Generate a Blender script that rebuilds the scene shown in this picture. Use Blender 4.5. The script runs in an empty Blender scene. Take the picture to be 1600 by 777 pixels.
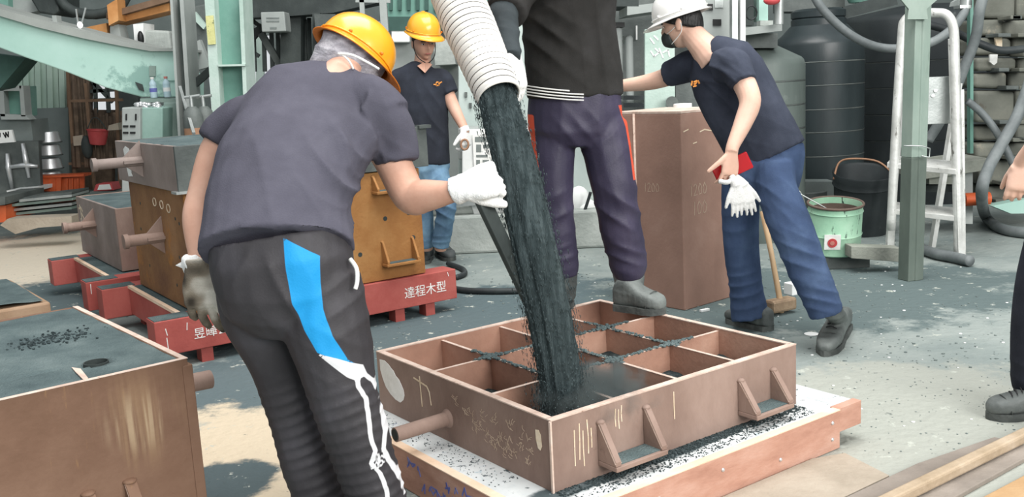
import bpy, bmesh, math, random
import numpy as np
from mathutils import Vector, Matrix
random.seed(7)
S = bpy.context.scene
COL = S.collection
# ------------------------------------------------------------------ camera
CF, CP, CR, CH = 1537.0, .174, -.0516, 1.35
cd = bpy.data.cameras.new('camera'); cam = bpy.data.objects.new('camera', cd); COL.objects.link(cam)
cd.sensor_width = 36.0; cd.lens = 36.0 * CF / 1600.0; cd.clip_end = 200
fw = Vector((0, math.cos(CP), -math.sin(CP))); rt = Vector((1, 0, 0)); up = rt.cross(fw)
Rv = rt * math.cos(CR) + up * math.sin(CR); Uv = up * math.cos(CR) - rt * math.sin(CR)
CAM = Vector((0, 0, CH))
cam.matrix_world = Matrix(((Rv.x, Uv.x, -fw.x, 0), (Rv.y, Uv.y, -fw.y, 0), (Rv.z, Uv.z, -fw.z, CH), (0, 0, 0, 1)))
S.camera = cam
# ------------------------------------------------------------------ daylight and exposure
wd = bpy.data.worlds.new('sky'); S.world = wd; wd.use_nodes = True
bgn = wd.node_tree.nodes['Background']; bgn.inputs[0].default_value = (.93, .97, 1, 1); bgn.inputs[1].default_value = 0.78
S.view_settings.view_transform = 'Standard'; S.view_settings.look = 'None'
S.view_settings.exposure = -0.06; S.view_settings.gamma = 1.0; S.view_settings.use_curve_mapping = False
def area(name, loc, target, size, power, color=(1, 1, 1)):
    l = bpy.data.lights.new(name, 'AREA'); l.shape = 'RECTANGLE'; l.size, l.size_y = size; l.energy = power; l.color = color
    o = bpy.data.objects.new(name, l); COL.objects.link(o); o.location = loc
    o.rotation_euler = (Vector(target) - Vector(loc)).to_track_quat('-Z', 'Y').to_euler()
    return o
area('skylight_lamp', (.6, 4.2, 7.2), (0.2, 5.6, 0), (5, 5), 720, (1, .985, .96))
area('bay_door_lamp', (6.0, -5.5, 5.0), (-.3, 5.0, .8), (8, 4.5), 1500, (1, .98, .95))

# ------------------------------------------------------------------ helpers
def ray(x, y): return fw + Rv * ((x - 800) / CF) - Uv * ((y - 388.5) / CF)
def F(x, y, z=0.0):                      # point of a level plane
    d = ray(x, y); return CAM + d * ((z - CH) / d.z)
def W(x, y, Y):                          # point of an upright plane Y metres off
    d = ray(x, y); return CAM + d * (Y / d.y)
def lin(c):
    if isinstance(c, str): c = [int(c[i:i+2], 16) for i in (0, 2, 4)]
    return tuple(((v/255)/12.92 if v/255 <= .04045 else ((v/255+.055)/1.055)**2.4) for v in c[:3]) + (1,)

def mat(name, cols, rough=.7, metal=0.0, scale=6.0, detail=6.0, stretch=(1, 1, 1), bump=.15, bscale=60.0, spots=None, spec=.4, pos=None, coat=0.0, zones=None, extra=None, streaks=None):
    """noise mix of the colours of a thing, with fine relief; spots = (colour, scale, threshold, softness)"""
    m = bpy.data.materials.new(name); m.use_nodes = True
    nt = m.node_tree; N = nt.nodes; L = nt.links; b = N['Principled BSDF']
    tc = N.new('ShaderNodeTexCoord'); mp = N.new('ShaderNodeMapping'); mp.inputs['Scale'].default_value = stretch
    L.new(tc.outputs['Object'], mp.inputs[0])
    n = N.new('ShaderNodeTexNoise'); n.inputs['Scale'].default_value = scale; n.inputs['Detail'].default_value = detail; n.inputs['Roughness'].default_value = .62
    L.new(mp.outputs[0], n.inputs['Vector'])
    r = N.new('ShaderNodeValToRGB'); els = r.color_ramp.elements
    k = len(cols); ps = pos or [.32 + .36*i/max(1, k-1) for i in range(k)]
    while len(els) < k: els.new(.5)
    while len(els) > max(k, 1): els.remove(els[-1])
    for i, c in enumerate(cols): els[i].position = ps[i]; els[i].color = lin(c)
    L.new(n.outputs['Fac'], r.inputs[0]); out = r.outputs[0]
    def mix(fac, a, c):
        x = N.new('ShaderNodeMix'); x.data_type = 'RGBA'; L.new(fac, x.inputs[0]); L.new(a, x.inputs[6])
        if isinstance(c, tuple): x.inputs[7].default_value = c
        else: L.new(c, x.inputs[7])
        return x.outputs[2]
    def smooth(v, a, c):
        x = N.new('ShaderNodeMapRange'); x.interpolation_type = 'SMOOTHSTEP'; x.inputs[1].default_value = a; x.inputs[2].default_value = c
        L.new(v, x.inputs[0]); return x.outputs[0]
    for z in (zones or []):              # (colour, centre, radii, softness): a patch of another ground colour or of painted light
        c, cen, rad = z[:3]
        v1 = N.new('ShaderNodeMapping'); v1.vector_type = 'TEXTURE'; v1.inputs[1].default_value = cen; v1.inputs[2].default_value = (0, 0, z[3] if len(z) > 3 else 0); v1.inputs[3].default_value = rad
        L.new(tc.outputs['Object'], v1.inputs[0])
        ln = N.new('ShaderNodeVectorMath'); ln.operation = 'LENGTH'; L.new(v1.outputs[0], ln.inputs[0])
        n3 = N.new('ShaderNodeTexNoise'); n3.inputs['Scale'].default_value = 3.2; n3.inputs['Detail'].default_value = 8; n3.inputs['Roughness'].default_value = .68; L.new(tc.outputs['Object'], n3.inputs['Vector'])
        ad = N.new('ShaderNodeMath'); ad.operation = 'MULTIPLY_ADD'; L.new(n3.outputs['Fac'], ad.inputs[0]); ad.inputs[1].default_value = 1.7; L.new(ln.outputs['Value'], ad.inputs[2])
        out = mix(smooth(ad.outputs[0], 2.0, 1.72), out, lin(c))
    for c, cen, rad, sc, st in (streaks or []):   # drips of rust below one place
        v1 = N.new('ShaderNodeMapping'); v1.vector_type = 'TEXTURE'; v1.inputs[1].default_value = cen; v1.inputs[3].default_value = rad
        L.new(tc.outputs['Object'], v1.inputs[0]); ln = N.new('ShaderNodeVectorMath'); ln.operation = 'LENGTH'; L.new(v1.outputs[0], ln.inputs[0])
        m3 = N.new('ShaderNodeMapping'); m3.inputs['Scale'].default_value = st; L.new(tc.outputs['Object'], m3.inputs[0])
        n5 = N.new('ShaderNodeTexNoise'); n5.inputs['Scale'].default_value = sc; n5.inputs['Detail'].default_value = 4; L.new(m3.outputs[0], n5.inputs['Vector'])
        ml = N.new('ShaderNodeMath'); ml.operation = 'MULTIPLY'; L.new(smooth(ln.outputs['Value'], 1.0, .35), ml.inputs[0]); L.new(smooth(n5.outputs['Fac'], .46, .64), ml.inputs[1])
        out = mix(ml.outputs[0], out, lin(c))
    for s in (spots or []):
        c, sc, th, so = s[:4]
        n2 = N.new('ShaderNodeTexNoise'); n2.inputs['Scale'].default_value = sc; n2.inputs['Detail'].default_value = 7; n2.inputs['Roughness'].default_value = .7
        if len(s) > 4:
            m2 = N.new('ShaderNodeMapping'); m2.inputs['Scale'].default_value = s[4]; m2.inputs['Location'].default_value = (3.1, 1.7, .4); L.new(tc.outputs['Object'], m2.inputs[0]); L.new(m2.outputs[0], n2.inputs['Vector'])
        else: L.new(tc.outputs['Object'], n2.inputs['Vector'])
        out = mix(smooth(n2.outputs['Fac'], th, th+so), out, lin(c))
    for at, c, sft in (extra or []):     # a print stored on the mesh as a signed distance
        a = N.new('ShaderNodeAttribute'); a.attribute_name = at
        out = mix(smooth(a.outputs['Fac'], -sft, sft), out, lin(c))
    L.new(out, b.inputs['Base Color'])
    b.inputs['Roughness'].default_value = rough; b.inputs['Metallic'].default_value = metal
    b.inputs['Specular IOR Level'].default_value = spec
    if coat: b.inputs['Coat Weight'].default_value = coat; b.inputs['Coat Roughness'].default_value = .15
    if bump:
        n4 = N.new('ShaderNodeTexNoise'); n4.inputs['Scale'].default_value = bscale; n4.inputs['Detail'].default_value = 5; L.new(mp.outputs[0], n4.inputs['Vector'])
        bp = N.new('ShaderNodeBump'); bp.inputs['Strength'].default_value = bump; bp.inputs['Distance'].default_value = .02; L.new(n4.outputs['Fac'], bp.inputs['Height']); L.new(bp.outputs[0], b.inputs['Normal'])
    return m

class MB:
    def __init__(s): s.v = []; s.f = []
    def add(s, vs, fs):
        o = len(s.v); s.v += [Vector(p) for p in vs]; s.f += [[o+i for i in f] for f in fs]; return s
    def hexa(s, p):                      # 8 points: bottom loop then top loop
        return s.add(p, [(3, 2, 1, 0), (4, 5, 6, 7), (0, 1, 5, 4), (1, 2, 6, 5), (2, 3, 7, 6), (3, 0, 4, 7)])
    def box(s, x0, x1, y0, y1, z0, z1):
        return s.hexa([(x0, y0, z0), (x1, y0, z0), (x1, y1, z0), (x0, y1, z0), (x0, y0, z1), (x1, y0, z1), (x1, y1, z1), (x0, y1, z1)])
    def prism(s, poly, ext):             # planar polygon pushed along a vector
        n = len(poly); ext = Vector(ext); a = [Vector(p) for p in poly]; b = [p + ext for p in a]
        return s.add(a + b, [list(range(n))[::-1], list(range(n, 2*n))] + [(i, (i+1) % n, n+(i+1) % n, n+i) for i in range(n)])
    def bar(s, a, b, w, h=None, upv=(0, 0, 1)):
        a = Vector(a); b = Vector(b); h = h or w; d = (b-a).normalized(); x = d.cross(Vector(upv))
        if x.length < 1e-4: x = d.cross(Vector((1, 0, 0)))
        x.normalize(); y = x.cross(d).normalized(); x *= w/2; y *= h/2
        return s.hexa([a-x-y, a+x-y, a+x+y, a-x+y, b-x-y, b+x-y, b+x+y, b-x+y])
    def tube(s, pts, rad, n=12, cap=True, closed=False):
        pts = [Vector(p) for p in pts]; k = len(pts); rad = rad if isinstance(rad, (list, tuple)) else [rad]*k
        o = len(s.v); prev = None
        for i in range(k):
            if closed: t = pts[(i+1) % k] - pts[i-1]
            else: t = pts[min(i+1, k-1)] - pts[max(i-1, 0)]
            t.normalize()
            if prev is None: x = t.orthogonal().normalized()
            else:
                x = prev - t*prev.dot(t)
                x = x.normalized() if x.length > 1e-6 else t.orthogonal().normalized()
            prev = x; y = t.cross(x); r = rad[i]; ra, rb = (r if isinstance(r, tuple) else (r, r))
            for j in range(n):
                a = 2*math.pi*j/n; s.v.append(pts[i] + x*math.cos(a)*ra + y*math.sin(a)*rb)
        for i in range(k if closed else k-1):
            i2 = (i+1) % k
            for j in range(n): s.f.append([o+i*n+j, o+i*n+(j+1) % n, o+i2*n+(j+1) % n, o+i2*n+j])
        if cap and not closed: s.f.append([o+j for j in range(n)][::-1]); s.f.append([o+(k-1)*n+j for j in range(n)])
        return s
    def lathe(s, base, axis, prof, n=24, cap=(True, True)):   # prof = [(r, h)]
        base = Vector(base); ax = Vector(axis).normalized(); x = ax.orthogonal().normalized(); y = ax.cross(x); o = len(s.v)
        for r, h in prof:
            for j in range(n):
                a = 2*math.pi*j/n; s.v.append(base + ax*h + (x*math.cos(a) + y*math.sin(a))*r)
        k = len(prof)
        for i in range(k-1):
            for j in range(n): s.f.append([o+i*n+j, o+i*n+(j+1) % n, o+(i+1)*n+(j+1) % n, o+(i+1)*n+j])
        if cap[0]: s.f.append([o+j for j in range(n)][::-1])
        if cap[1]: s.f.append([o+(k-1)*n+j for j in range(n)])
        return s
    def loft(s, rings, n=24):            # rings = (centre, vector a, vector b, exponent)
        o = len(s.v)
        for c, a, b, e in rings:
            for j in range(n):
                t = 2*math.pi*j/n; ct, st = math.cos(t), math.sin(t)
                s.v.append(Vector(c) + Vector(a)*math.copysign(abs(ct)**e, ct) + Vector(b)*math.copysign(abs(st)**e, st))
        k = len(rings)
        for i in range(k-1):
            for j in range(n): s.f.append([o+i*n+j, o+i*n+(j+1) % n, o+(i+1)*n+(j+1) % n, o+(i+1)*n+j])
        s.f.append([o+j for j in range(n)][::-1]); s.f.append([o+(k-1)*n+j for j in range(n)])
        return s
    def ball(s, c, r, n=12, m=8):        # r = scalar or (rx,ry,rz)
        r = r if isinstance(r, (tuple, list)) else (r, r, r); c = Vector(c); o = len(s.v)
        s.v.append(c + Vector((0, 0, -r[2])))
        for i in range(1, m):
            p = -math.pi/2 + math.pi*i/m
            for j in range(n):
                a = 2*math.pi*j/n; s.v.append(c + Vector((r[0]*math.cos(p)*math.cos(a), r[1]*math.cos(p)*math.sin(a), r[2]*math.sin(p))))
        s.v.append(c + Vector((0, 0, r[2]))); q = len(s.v)-1
        for j in range(n):
            s.f.append([o, o+1+(j+1) % n, o+1+j]); s.f.append([q, q-n+j, q-n+(j+1) % n])
        for i in range(m-2):
            for j in range(n): s.f.append([o+1+i*n+j, o+1+i*n+(j+1) % n, o+1+(i+1)*n+(j+1) % n, o+1+(i+1)*n+j])
        return s
    def build(s, name, m, parent=None, smooth=False, bevel=0, origin=None, kind=None, label=None, seg=2):
        xs = np.array([tuple(p) for p in s.v]) if s.v else np.zeros((1, 3))
        if origin is None:
            origin = Vector(parent['_o']) if parent is not None else Vector(((xs[:, 0].min()+xs[:, 0].max())/2, (xs[:, 1].min()+xs[:, 1].max())/2, xs[:, 2].min()))
        origin = Vector(origin)
        me = bpy.data.meshes.new(name); me.from_pydata([p - origin for p in s.v], [], s.f); me.update()
        b = bmesh.new(); b.from_mesh(me); bmesh.ops.recalc_face_normals(b, faces=b.faces); b.to_mesh(me); b.free()
        return link(me, name, m, origin, parent, smooth, bevel, kind, label, seg)
def link(me, name, m, origin, parent=None, smooth=False, bevel=0, kind=None, label=None, seg=2):
    o = bpy.data.objects.new(name, me); COL.objects.link(o)
    for mm in (m if isinstance(m, (list, tuple)) else [m]): me.materials.append(mm)
    if smooth:
        me.polygons.foreach_set('use_smooth', [True]*len(me.polygons))
        if smooth != 'all': me.set_sharp_from_angle(angle=math.radians(42))
    if bevel:
        md = o.modifiers.new('bevel', 'BEVEL'); md.width = bevel; md.segments = seg; md.limit_method = 'ANGLE'; md.angle_limit = math.radians(35)
    if parent is not None:
        o.parent = parent; o.location = Vector(origin) - Vector(parent['_o'])
    else: o.location = origin
    o['_o'] = tuple(origin)
    if kind: o['kind'] = kind
    if label: o['label'] = label
    return o
def thing(name, label, cat, loc, group=None):
    o = bpy.data.objects.new(name, None); COL.objects.link(o); o.location = loc; o.empty_display_size = .1
    o['_o'] = tuple(loc); return tag(o, label, cat, group)
def tag(o, label, cat, group=None, kind=None):
    o['label'] = label; o['category'] = cat
    if group: o['group'] = group
    if kind: o['kind'] = kind
    return o
def struct(o): o['kind'] = 'structure'; return o
class Fr:                                # a frame turned about the vertical
    def __init__(s, o, yaw): s.o = Vector((o[0], o[1], 0)); s.u = Vector((math.cos(yaw), math.sin(yaw), 0)); s.w = Vector((-s.u.y, s.u.x, 0)); s.yaw = yaw
    def p(s, a, b, z): return s.o + s.u*a + s.w*b + Vector((0, 0, z))
    def box(s, mb, a0, a1, b0, b1, z0, z1):
        return mb.hexa([s.p(a0, b0, z0), s.p(a1, b0, z0), s.p(a1, b1, z0), s.p(a0, b1, z0), s.p(a0, b0, z1), s.p(a1, b0, z1), s.p(a1, b1, z1), s.p(a0, b1, z1)])
def pxbox(x0, y0, x1, y1, Y, d, mb=None):
    mb = mb or MB(); return mb.prism([W(x0, y1, Y), W(x1, y1, Y), W(x1, y0, Y), W(x0, y0, Y)], (0, d, 0))
def pxprism(poly, Y, d, mb=None):
    mb = mb or MB(); return mb.prism([W(x, y, Y) for x, y in poly], (0, d, 0))
def smoothpath(pts, k=6):
    pts = [Vector(p) for p in pts]; out = []
    for i in range(len(pts)-1):
        p0, p1, p2, p3 = pts[max(i-1, 0)], pts[i], pts[i+1], pts[min(i+2, len(pts)-1)]
        for j in range(k):
            t = j/k; out.append(.5*((2*p1) + (p2-p0)*t + (2*p0-5*p1+4*p2-p3)*t*t + (3*p1-p0-3*p2+p3)*t**3))
    out.append(pts[-1]); return out
def strokes(polys, conv, w, thick, mb=None):   # flat written strokes on a surface: conv(a,b) -> (point, normal)
    mb = mb or MB()
    for pl in polys:
        for (a0, b0), (a1, b1) in zip(pl[:-1], pl[1:]):
            p, n = conv(a0, b0); q, _ = conv(a1, b1)
            if (q-p).length < 1e-5: continue
            d = (q-p).normalized(); p = p - d*w*.3; q = q + d*w*.3
            mb.bar(p + n*thick*.5, q + n*thick*.5, w, thick, upv=n)
    return mb
def text_mesh(txt, size, p, xdir, ydir, name, m, parent, ext=.0008, shear=0):
    c = bpy.data.curves.new(name, 'FONT'); c.body = txt; c.size = size; c.extrude = ext; c.align_x = 'LEFT'; c.shear = shear
    t = bpy.data.objects.new(name, c); COL.objects.link(t)
    dg = bpy.context.evaluated_depsgraph_get(); me = bpy.data.meshes.new_from_object(t.evaluated_get(dg)); bpy.data.objects.remove(t)
    x = Vector(xdir).normalized(); y = Vector(ydir); y = (y - x*y.dot(x)).normalized(); z = x.cross(y)
    M = Matrix(((x.x, y.x, z.x, p[0]), (x.y, y.y, z.y, p[1]), (x.z, y.z, z.z, p[2]), (0, 0, 0, 1)))
    me.transform(Matrix.Translation(-Vector(parent['_o'])) @ M); me.materials.clear()
    return link(me, name, m, parent['_o'], parent)
rnd = random.uniform
# ------------------------------------------------------------------ materials
M = {}
M['floor'] = mat('floor_dust', ['75807f', '88918e', '989f9b'], .95, scale=1.6, detail=10, bump=.5, bscale=22, spec=.15,
    zones=[('9fa29a', (1.55, 3.45, 0), (.95, .75, 5)), ('59676a', (-.4, 5.2, 0), (1.5, .9, 5), .6), ('5f6c6c', (1.7, 5.6, 0), (1.3, .8, 5), .2), ('5d6a6d', (-1.2, 4.3, 0), (.5, .4, 5)),  # first patch: the brighter light on the right floor, put into the colour
           ('c9bba4', (-.95, 3.55, 0), (.5, .62, 5), .5), ('cdc2b0', (-4.4, 8.4, 0), (1.9, 1.5, 5), .5), ('556264', (-3.0, 6.7, 0), (.65, .9, 5)), ('505c5f', (F(345, 755).x, F(345, 755).y, 0), (.2, .2, 5))],
    spots=[('b2b6ad', 9, .605, .05), ('59625f', 14, .64, .05), ('c9cdc4', 60, .72, .03)])
M['sand'] = mat('moulding_sand', ['4b585a', '5a6869', '6a7777'], .95, scale=5, bump=.6, bscale=140, spec=.15, spots=[('6b7877', 90, .62, .08)])
M['sand_dark'] = mat('falling_sand', ['323c3e', '414c4e', '566264'], .95, scale=9, stretch=(6, 6, .5), bump=.6, bscale=60, spec=.12)
M['steel_brown'] = mat('primer_brown_steel', ['7a645a', '8c766b', '9c867b'], .75, scale=3.2, stretch=(1, 1, .6), bump=.1, bscale=70, spots=[('ab978b', 3, .6, .2, (1, 1, .25)), ('66524a', 5, .66, .15)])
M['steel_inner'] = mat('inner_brown_steel', ['94705f', 'a8806d', 'b48f7c'], .8, scale=3.5, bump=.1, spots=[('b06a35', 4, .68, .12)])
M['edge_steel'] = mat('scuffed_steel_edge', ['b8a092', 'cbb5a7', 'd8c6ba'], .7, scale=14, bump=.1, spots=[('8a6a5a', 20, .63, .08)])
M['rust_brown'] = mat('rusty_brown_plate', ['6e4c38', '85603f', '9a7350'], .8, scale=2.6, bump=.15, spots=[('a5703a', 3.2, .58, .12), ('54382a', 6, .64, .1), ('c08a4c', 12, .7, .06)])
M['rust_orange'] = mat('rusty_orange_plate', ['87592f', '9c6b3a', 'ad7f4c'], .75, scale=3, bump=.15, spots=[('6a3d18', 5, .62, .12), ('c48a48', 9, .66, .1)])
M['tan_box'] = mat('tan_steel', ['8a7058', '9c8067', 'ab9078'], .8, scale=3, bump=.1, spots=[('6f5440', 5, .62, .15)])
_k = F(207, 655, .39); FS = (_k.x+1.9, _k.y-2.95, .37)
M['foreground_steel'] = mat('foreground_brown_steel', ['634938', '725645', '806452'], .7, scale=2.2, bump=.1, bscale=40,
    spots=[('a07c52', 9, .6, .12, (1.6, 1.6, .16)), ('8a5a30', 4, .64, .14)], spec=.3, streaks=[('856a52', FS, (.19, .19, .2), 34, (1, 1, .05)), ('a08a70', FS, (.13, .13, .13), 60, (1, 1, .04))])
M['red'] = mat('red_pallet_paint', ['96453f', 'a7514a', 'b25f57'], .65, scale=3, bump=.1, spots=[('d8b9ae', 26, .69, .03, (1, 1, .4)), ('7a2f2c', 5, .66, .1)])
M['white_paint'] = mat('white_paint', ['d5d5d0', 'e6e6e2', 'f0f0ee'], .7, scale=9, bump=.1)
M['chalk'] = mat('chalk', ['cfb99a', 'dccab0', 'e6d9c6'], .95, scale=30, bump=0)
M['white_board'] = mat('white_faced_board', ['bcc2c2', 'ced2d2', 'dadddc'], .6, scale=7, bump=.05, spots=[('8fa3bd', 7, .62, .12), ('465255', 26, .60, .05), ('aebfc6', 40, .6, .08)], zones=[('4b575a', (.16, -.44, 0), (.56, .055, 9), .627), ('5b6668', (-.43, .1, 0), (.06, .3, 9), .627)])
M['pale_wood'] = mat('pale_wood', ['d9b89a', 'e5c9ae', 'eed8c2'], .7, scale=5, stretch=(1, 1, 4), bump=.1)
M['red_wood'] = mat('reddish_plywood', ['a67a68', 'b98d7a', 'c69f8e'], .7, scale=4, stretch=(1, 1, 3), bump=.1, bscale=50, spots=[('8a5a46', 6, .64, .1)])
M['blue_ink'] = mat('blue_ink', ['5a62a8', '7076b4', '8c90bf'], .8, scale=20, bump=0)
M['board_tan'] = mat('dusty_board_tan', ['93897a', 'a4998a', 'b0a697'], .9, scale=3, stretch=(1, 1, 1), bump=.25, bscale=40, spots=[('8d8674', 6, .6, .15)])
M['board_grey'] = mat('dusty_board_grey', ['7a726a', '8a8178', '978e85'], .9, scale=3, bump=.2, spots=[('7a6d60', 6, .6, .15)])
M['board_orange'] = mat('bare_plywood', ['9c7b56', 'ae8d67', 'bfa27c'], .8, scale=2.5, bump=.15, spots=[('9a8a74', 4, .58, .15)])
M['pole'] = mat('grey_wooden_pole', ['9a8870', 'ad9b84', 'bcac98'], .8, scale=6, bump=.2)
M['mint'] = mat('mint_green_paint', ['98bdb1', 'a9cbc0', 'b4d3ca'], .5, scale=.9, bump=.03, spots=[('86a9a0', 1.3, .58, .06), ('c8e2d8', 2.2, .68, .04)])
M['mint_top'] = mat('dusty_mint_top', ['8f9490', 'a0a5a0'], .8, scale=3, bump=.05)
M['green'] = mat('green_column_paint', ['5a8579', '689286', '7ba196'], .6, scale=2, bump=.05, spots=[('86a99f', 4, .64, .1)])
M['green_pale'] = mat('pale_green_dusty', ['9fb5ab', 'b0c3ba', 'bccac4'], .7, scale=3, bump=.1)
M['green_dark'] = mat('dark_green_steel', ['2e4842', '38564f', '45645d'], .7, scale=2, bump=.05)
M['green_grey'] = mat('grey_green_steel', ['6f827b', '7f928b', '8fa098'], .6, scale=2, bump=.05, spots=[('5b6a66', 4, .62, .1)])
M['corrugated'] = mat('green_corrugated', ['8aa194', '9ab0a3', 'a8bbae'], .6, scale=2, bump=.05, spots=[('7b9086', 3, .6, .15)])
M['wall_grey'] = mat('grey_wall', ['5f6866', '6d7674', '7b8482'], .85, scale=1.5, bump=.1)
M['dark'] = mat('dark_iron', ['2a3130', '353c3b', '434a48'], .7, scale=4, bump=.1)
M['iron'] = mat('grey_iron', ['4b5150', '5a605e', '6a706d'], .6, metal=.2, scale=4, bump=.1, spots=[('8b8e88', 8, .66, .08)])
M['column_iron'] = mat('dusty_iron_column', ['3f4846', '525b58', '6b736f'], .6, metal=.2, scale=3, stretch=(1, 1, .3), bump=.05)
M['galv'] = mat('galvanised_steel', ['9aa09e', 'aeb3b1', 'c0c4c2'], .4, metal=.6, scale=4, bump=.05)
M['silver'] = mat('bare_aluminium', ['c8cacb', 'd8dadb', 'e4e5e6'], .35, metal=.7, scale=6, bump=.05)
M['ladder'] = mat('spattered_aluminium_ladder', ['b9bab6', 'cfd0cc', 'dedfdc'], .5, metal=.3, scale=8, bump=.1, spots=[('7d7c76', 22, .6, .06, (1, 1, .35))])
M['orange_beam'] = mat('orange_steel', ['a87240', 'bd854f', 'cc9863'], .6, scale=3, bump=.05)
M['plastic_orange'] = mat('orange_plastic', ['b14a24', 'c65a30', 'd46c42'], .5, scale=4, bump=.05)
M['plastic_red'] = mat('red_plastic', ['a83c3e', 'bb494b', 'c65a5b'], .5, scale=4, bump=.05)
M['grey_panel'] = mat('grey_panel', ['8b918f', '9aa09d', 'a8adaa'], .6, scale=2, bump=.05)
M['cabinet'] = mat('pale_grey_green_cabinet', ['a3b0ac', 'b3bfbb', 'bfc9c5'], .5, scale=1.6, bump=.03, spots=[('8d9995', 3, .64, .1), ('6b7572', 16, .7, .04)])
M['paper'] = mat('paper', ['dcdfdd', 'e9ebe9', 'f2f3f1'], .8, scale=5, bump=0)
M['concrete'] = mat('pale_concrete', ['9aa09c', 'acb2ad', 'bcc1bc'], .9, scale=3, bump=.3, bscale=30, spots=[('7e8682', 5, .6, .12), ('d4d6d0', 18, .66, .06)])
M['pillar'] = mat('brown_steel_tank', ['8a6c5f', '99796b', 'a98a7c'], .7, scale=2, bump=.06, spots=[('b39a8d', 3, .6, .15), ('665248', 4, .66, .1), ('9a8d7c', 2, .62, .2)])
M['tank_grey'] = mat('grey_poly_tank', ['56605c', '636d69', '707a75'], .5, scale=2, stretch=(1, 1, .3), bump=.03, spots=[('7f8883', 3, .6, .15)])
M['tank_black'] = mat('black_poly_tank', ['262d2f', '2f3739', '394244'], .35, scale=2, stretch=(1, 1, .3), bump=.03, spots=[('4f5758', 3, .66, .12)])
M['tank_dusty'] = mat('dusty_black_tank', ['23282a', '2b3133', '363c3d'], .6, scale=2, bump=.05, spots=[('5f6564', 2.6, .63, .1)])
M['hose_black'] = mat('black_rubber', ['1e2224', '282d2f', '353b3c'], .55, scale=6, bump=.05)
M['hose_grey'] = mat('grey_rubber', ['5b6162', '6b7172', '7c8282'], .55, scale=6, bump=.05)
M['post'] = mat('pale_green_post', ['7c8f85', '8d9d93', '9eaca3'], .6, scale=3, stretch=(1, 1, .4), bump=.05, spots=[('667569', 4, .6, .15, (2, 2, .3)), ('b6c3ba', 6, .66, .08, (2, 2, .3))])
M['post_dark'] = mat('grey_green_post_foot', ['525d56', '5f6a62', '6b766e'], .7, scale=3, stretch=(1, 1, .4), bump=.05)
M['paint_pail'] = mat('spattered_green_pail', ['8fbda0', 'a3cdb0', 'b3d6bd'], .5, scale=4, bump=.05, spots=[('30403a', 13, .6, .05, (1.2, 1.2, .3)), ('dfe3d6', 20, .68, .04)])
M['pail_in'] = mat('brown_residue', ['5a4c44', '6a5b52'], .9, scale=8)
M['olive_plate'] = mat('rusty_olive_plate', ['565850', '666860', '78796f'], .7, scale=2.5, bump=.1, spots=[('8f897a', 5, .62, .1), ('4e453c', 6, .64, .1)])
M['grey_wood'] = mat('grey_weathered_wood', ['757870', '868980', '969a90'], .85, scale=4, bump=.2)
M['hose_white'] = mat('white_ribbed_fabric', ['cfccc5', 'dad7d1', 'e3e0da'], .6, scale=3, bump=.05)
M['hose_wire'] = mat('grey_wire_seam', ['45433f', '575550'], .6, scale=10)
M['skin'] = mat('skin', ['bb8d78', 'c89c87', 'd2aa96'], .55, scale=5, bump=.04, bscale=120, spots=[('b87a62', 4, .6, .2)])
M['skin_pale'] = mat('pale_skin', ['d2a894', 'ddb6a2', 'e5c2b0'], .55, scale=5, bump=.04, bscale=120, spots=[('cf9680', 4, .6, .2)])
M['hair'] = mat('black_hair', ['141414', '1e1d1d', '2a2929'], .5, scale=30, stretch=(1, 1, .3), bump=.4, bscale=90)
M['helmet'] = mat('yellow_orange_helmet', ['e39a1c', 'eda528', 'f3b03a'], .28, scale=2, bump=.01, coat=.4)
M['helmet_in'] = mat('orange_helmet_lining', ['d06f16', 'dd7d1e'], .5, scale=4)
M['helmet_white'] = mat('white_helmet', ['e4e3df', 'efeeeb'], .3, scale=2, bump=.01, coat=.3)
M['glove'] = mat('white_cotton_glove', ['dadad8', 'e8e8e6', 'f1f1f0'], .9, scale=8, bump=.3, bscale=200)
M['glove_dirty'] = mat('sooty_cotton_glove', ['3a332b', '8a7f70', 'd0cabf'], .9, scale=8, detail=2, bump=.3, bscale=200, pos=[.36, .48, .6])
M['boot'] = mat('dusty_black_boot', ['33383a', '44494a', '575c5c'], .55, scale=7, bump=.15, bscale=60)
M['boot_grey'] = mat('dusty_grey_boot', ['4a4f4e', '5f6462', '747a77'], .6, scale=6, bump=.15, bscale=60)
M['sole'] = mat('grey_sole', ['3a3e3d', '4c504e', '666a67'], .8, scale=9, bump=.2)
M['lace'] = mat('black_lace', ['1a1b1c', '262728'], .8, scale=20)
M['red_phone'] = mat('red_glossy_case', ['b3101c', 'c41a26'], .25, scale=3, bump=0, coat=.4)
M['hammer_wood'] = mat('worn_wooden_handle', ['a08464', 'b89c7a', 'c7ad8e'], .7, scale=8, stretch=(1, 1, .3), bump=.1)
M['hammer_head'] = mat('worn_steel_hammer_head', ['7f6a55', '9a846c', 'b19b82'], .6, metal=.3, scale=8, bump=.15, spots=[('6d3a28', 6, .6, .1)])
M['towel'] = mat('grey_mottled_cloth', ['6d6a6e', '96939a', 'bdbabf'], .9, scale=16, bump=.3, bscale=80, stretch=(1, 1, 2))
M['orange_logo'] = mat('orange_print', ['d98a3c', 'e39a50'], .8, scale=10, bump=0)
M['yellow_tag'] = mat('yellow_tag', ['b9b87a', 'cbca90'], .7, scale=20, spots=[('7f8660', 30, .58, .05)])
M['label_ink'] = mat('grey_print', ['6f7674', '7f8684'], .8, scale=10, bump=0)
M['black'] = mat('black_plastic', ['121414', '1b1d1d'], .5, scale=6, bump=.02)
M['bottle_blue'] = mat('clear_blue_bottle', ['a8c4cf', 'c3d8de'], .3, scale=6, bump=0)
M['bottle_cap'] = mat('bottle_cap_red', ['b8736a', 'c88479'], .5, scale=6, bump=0)
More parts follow.
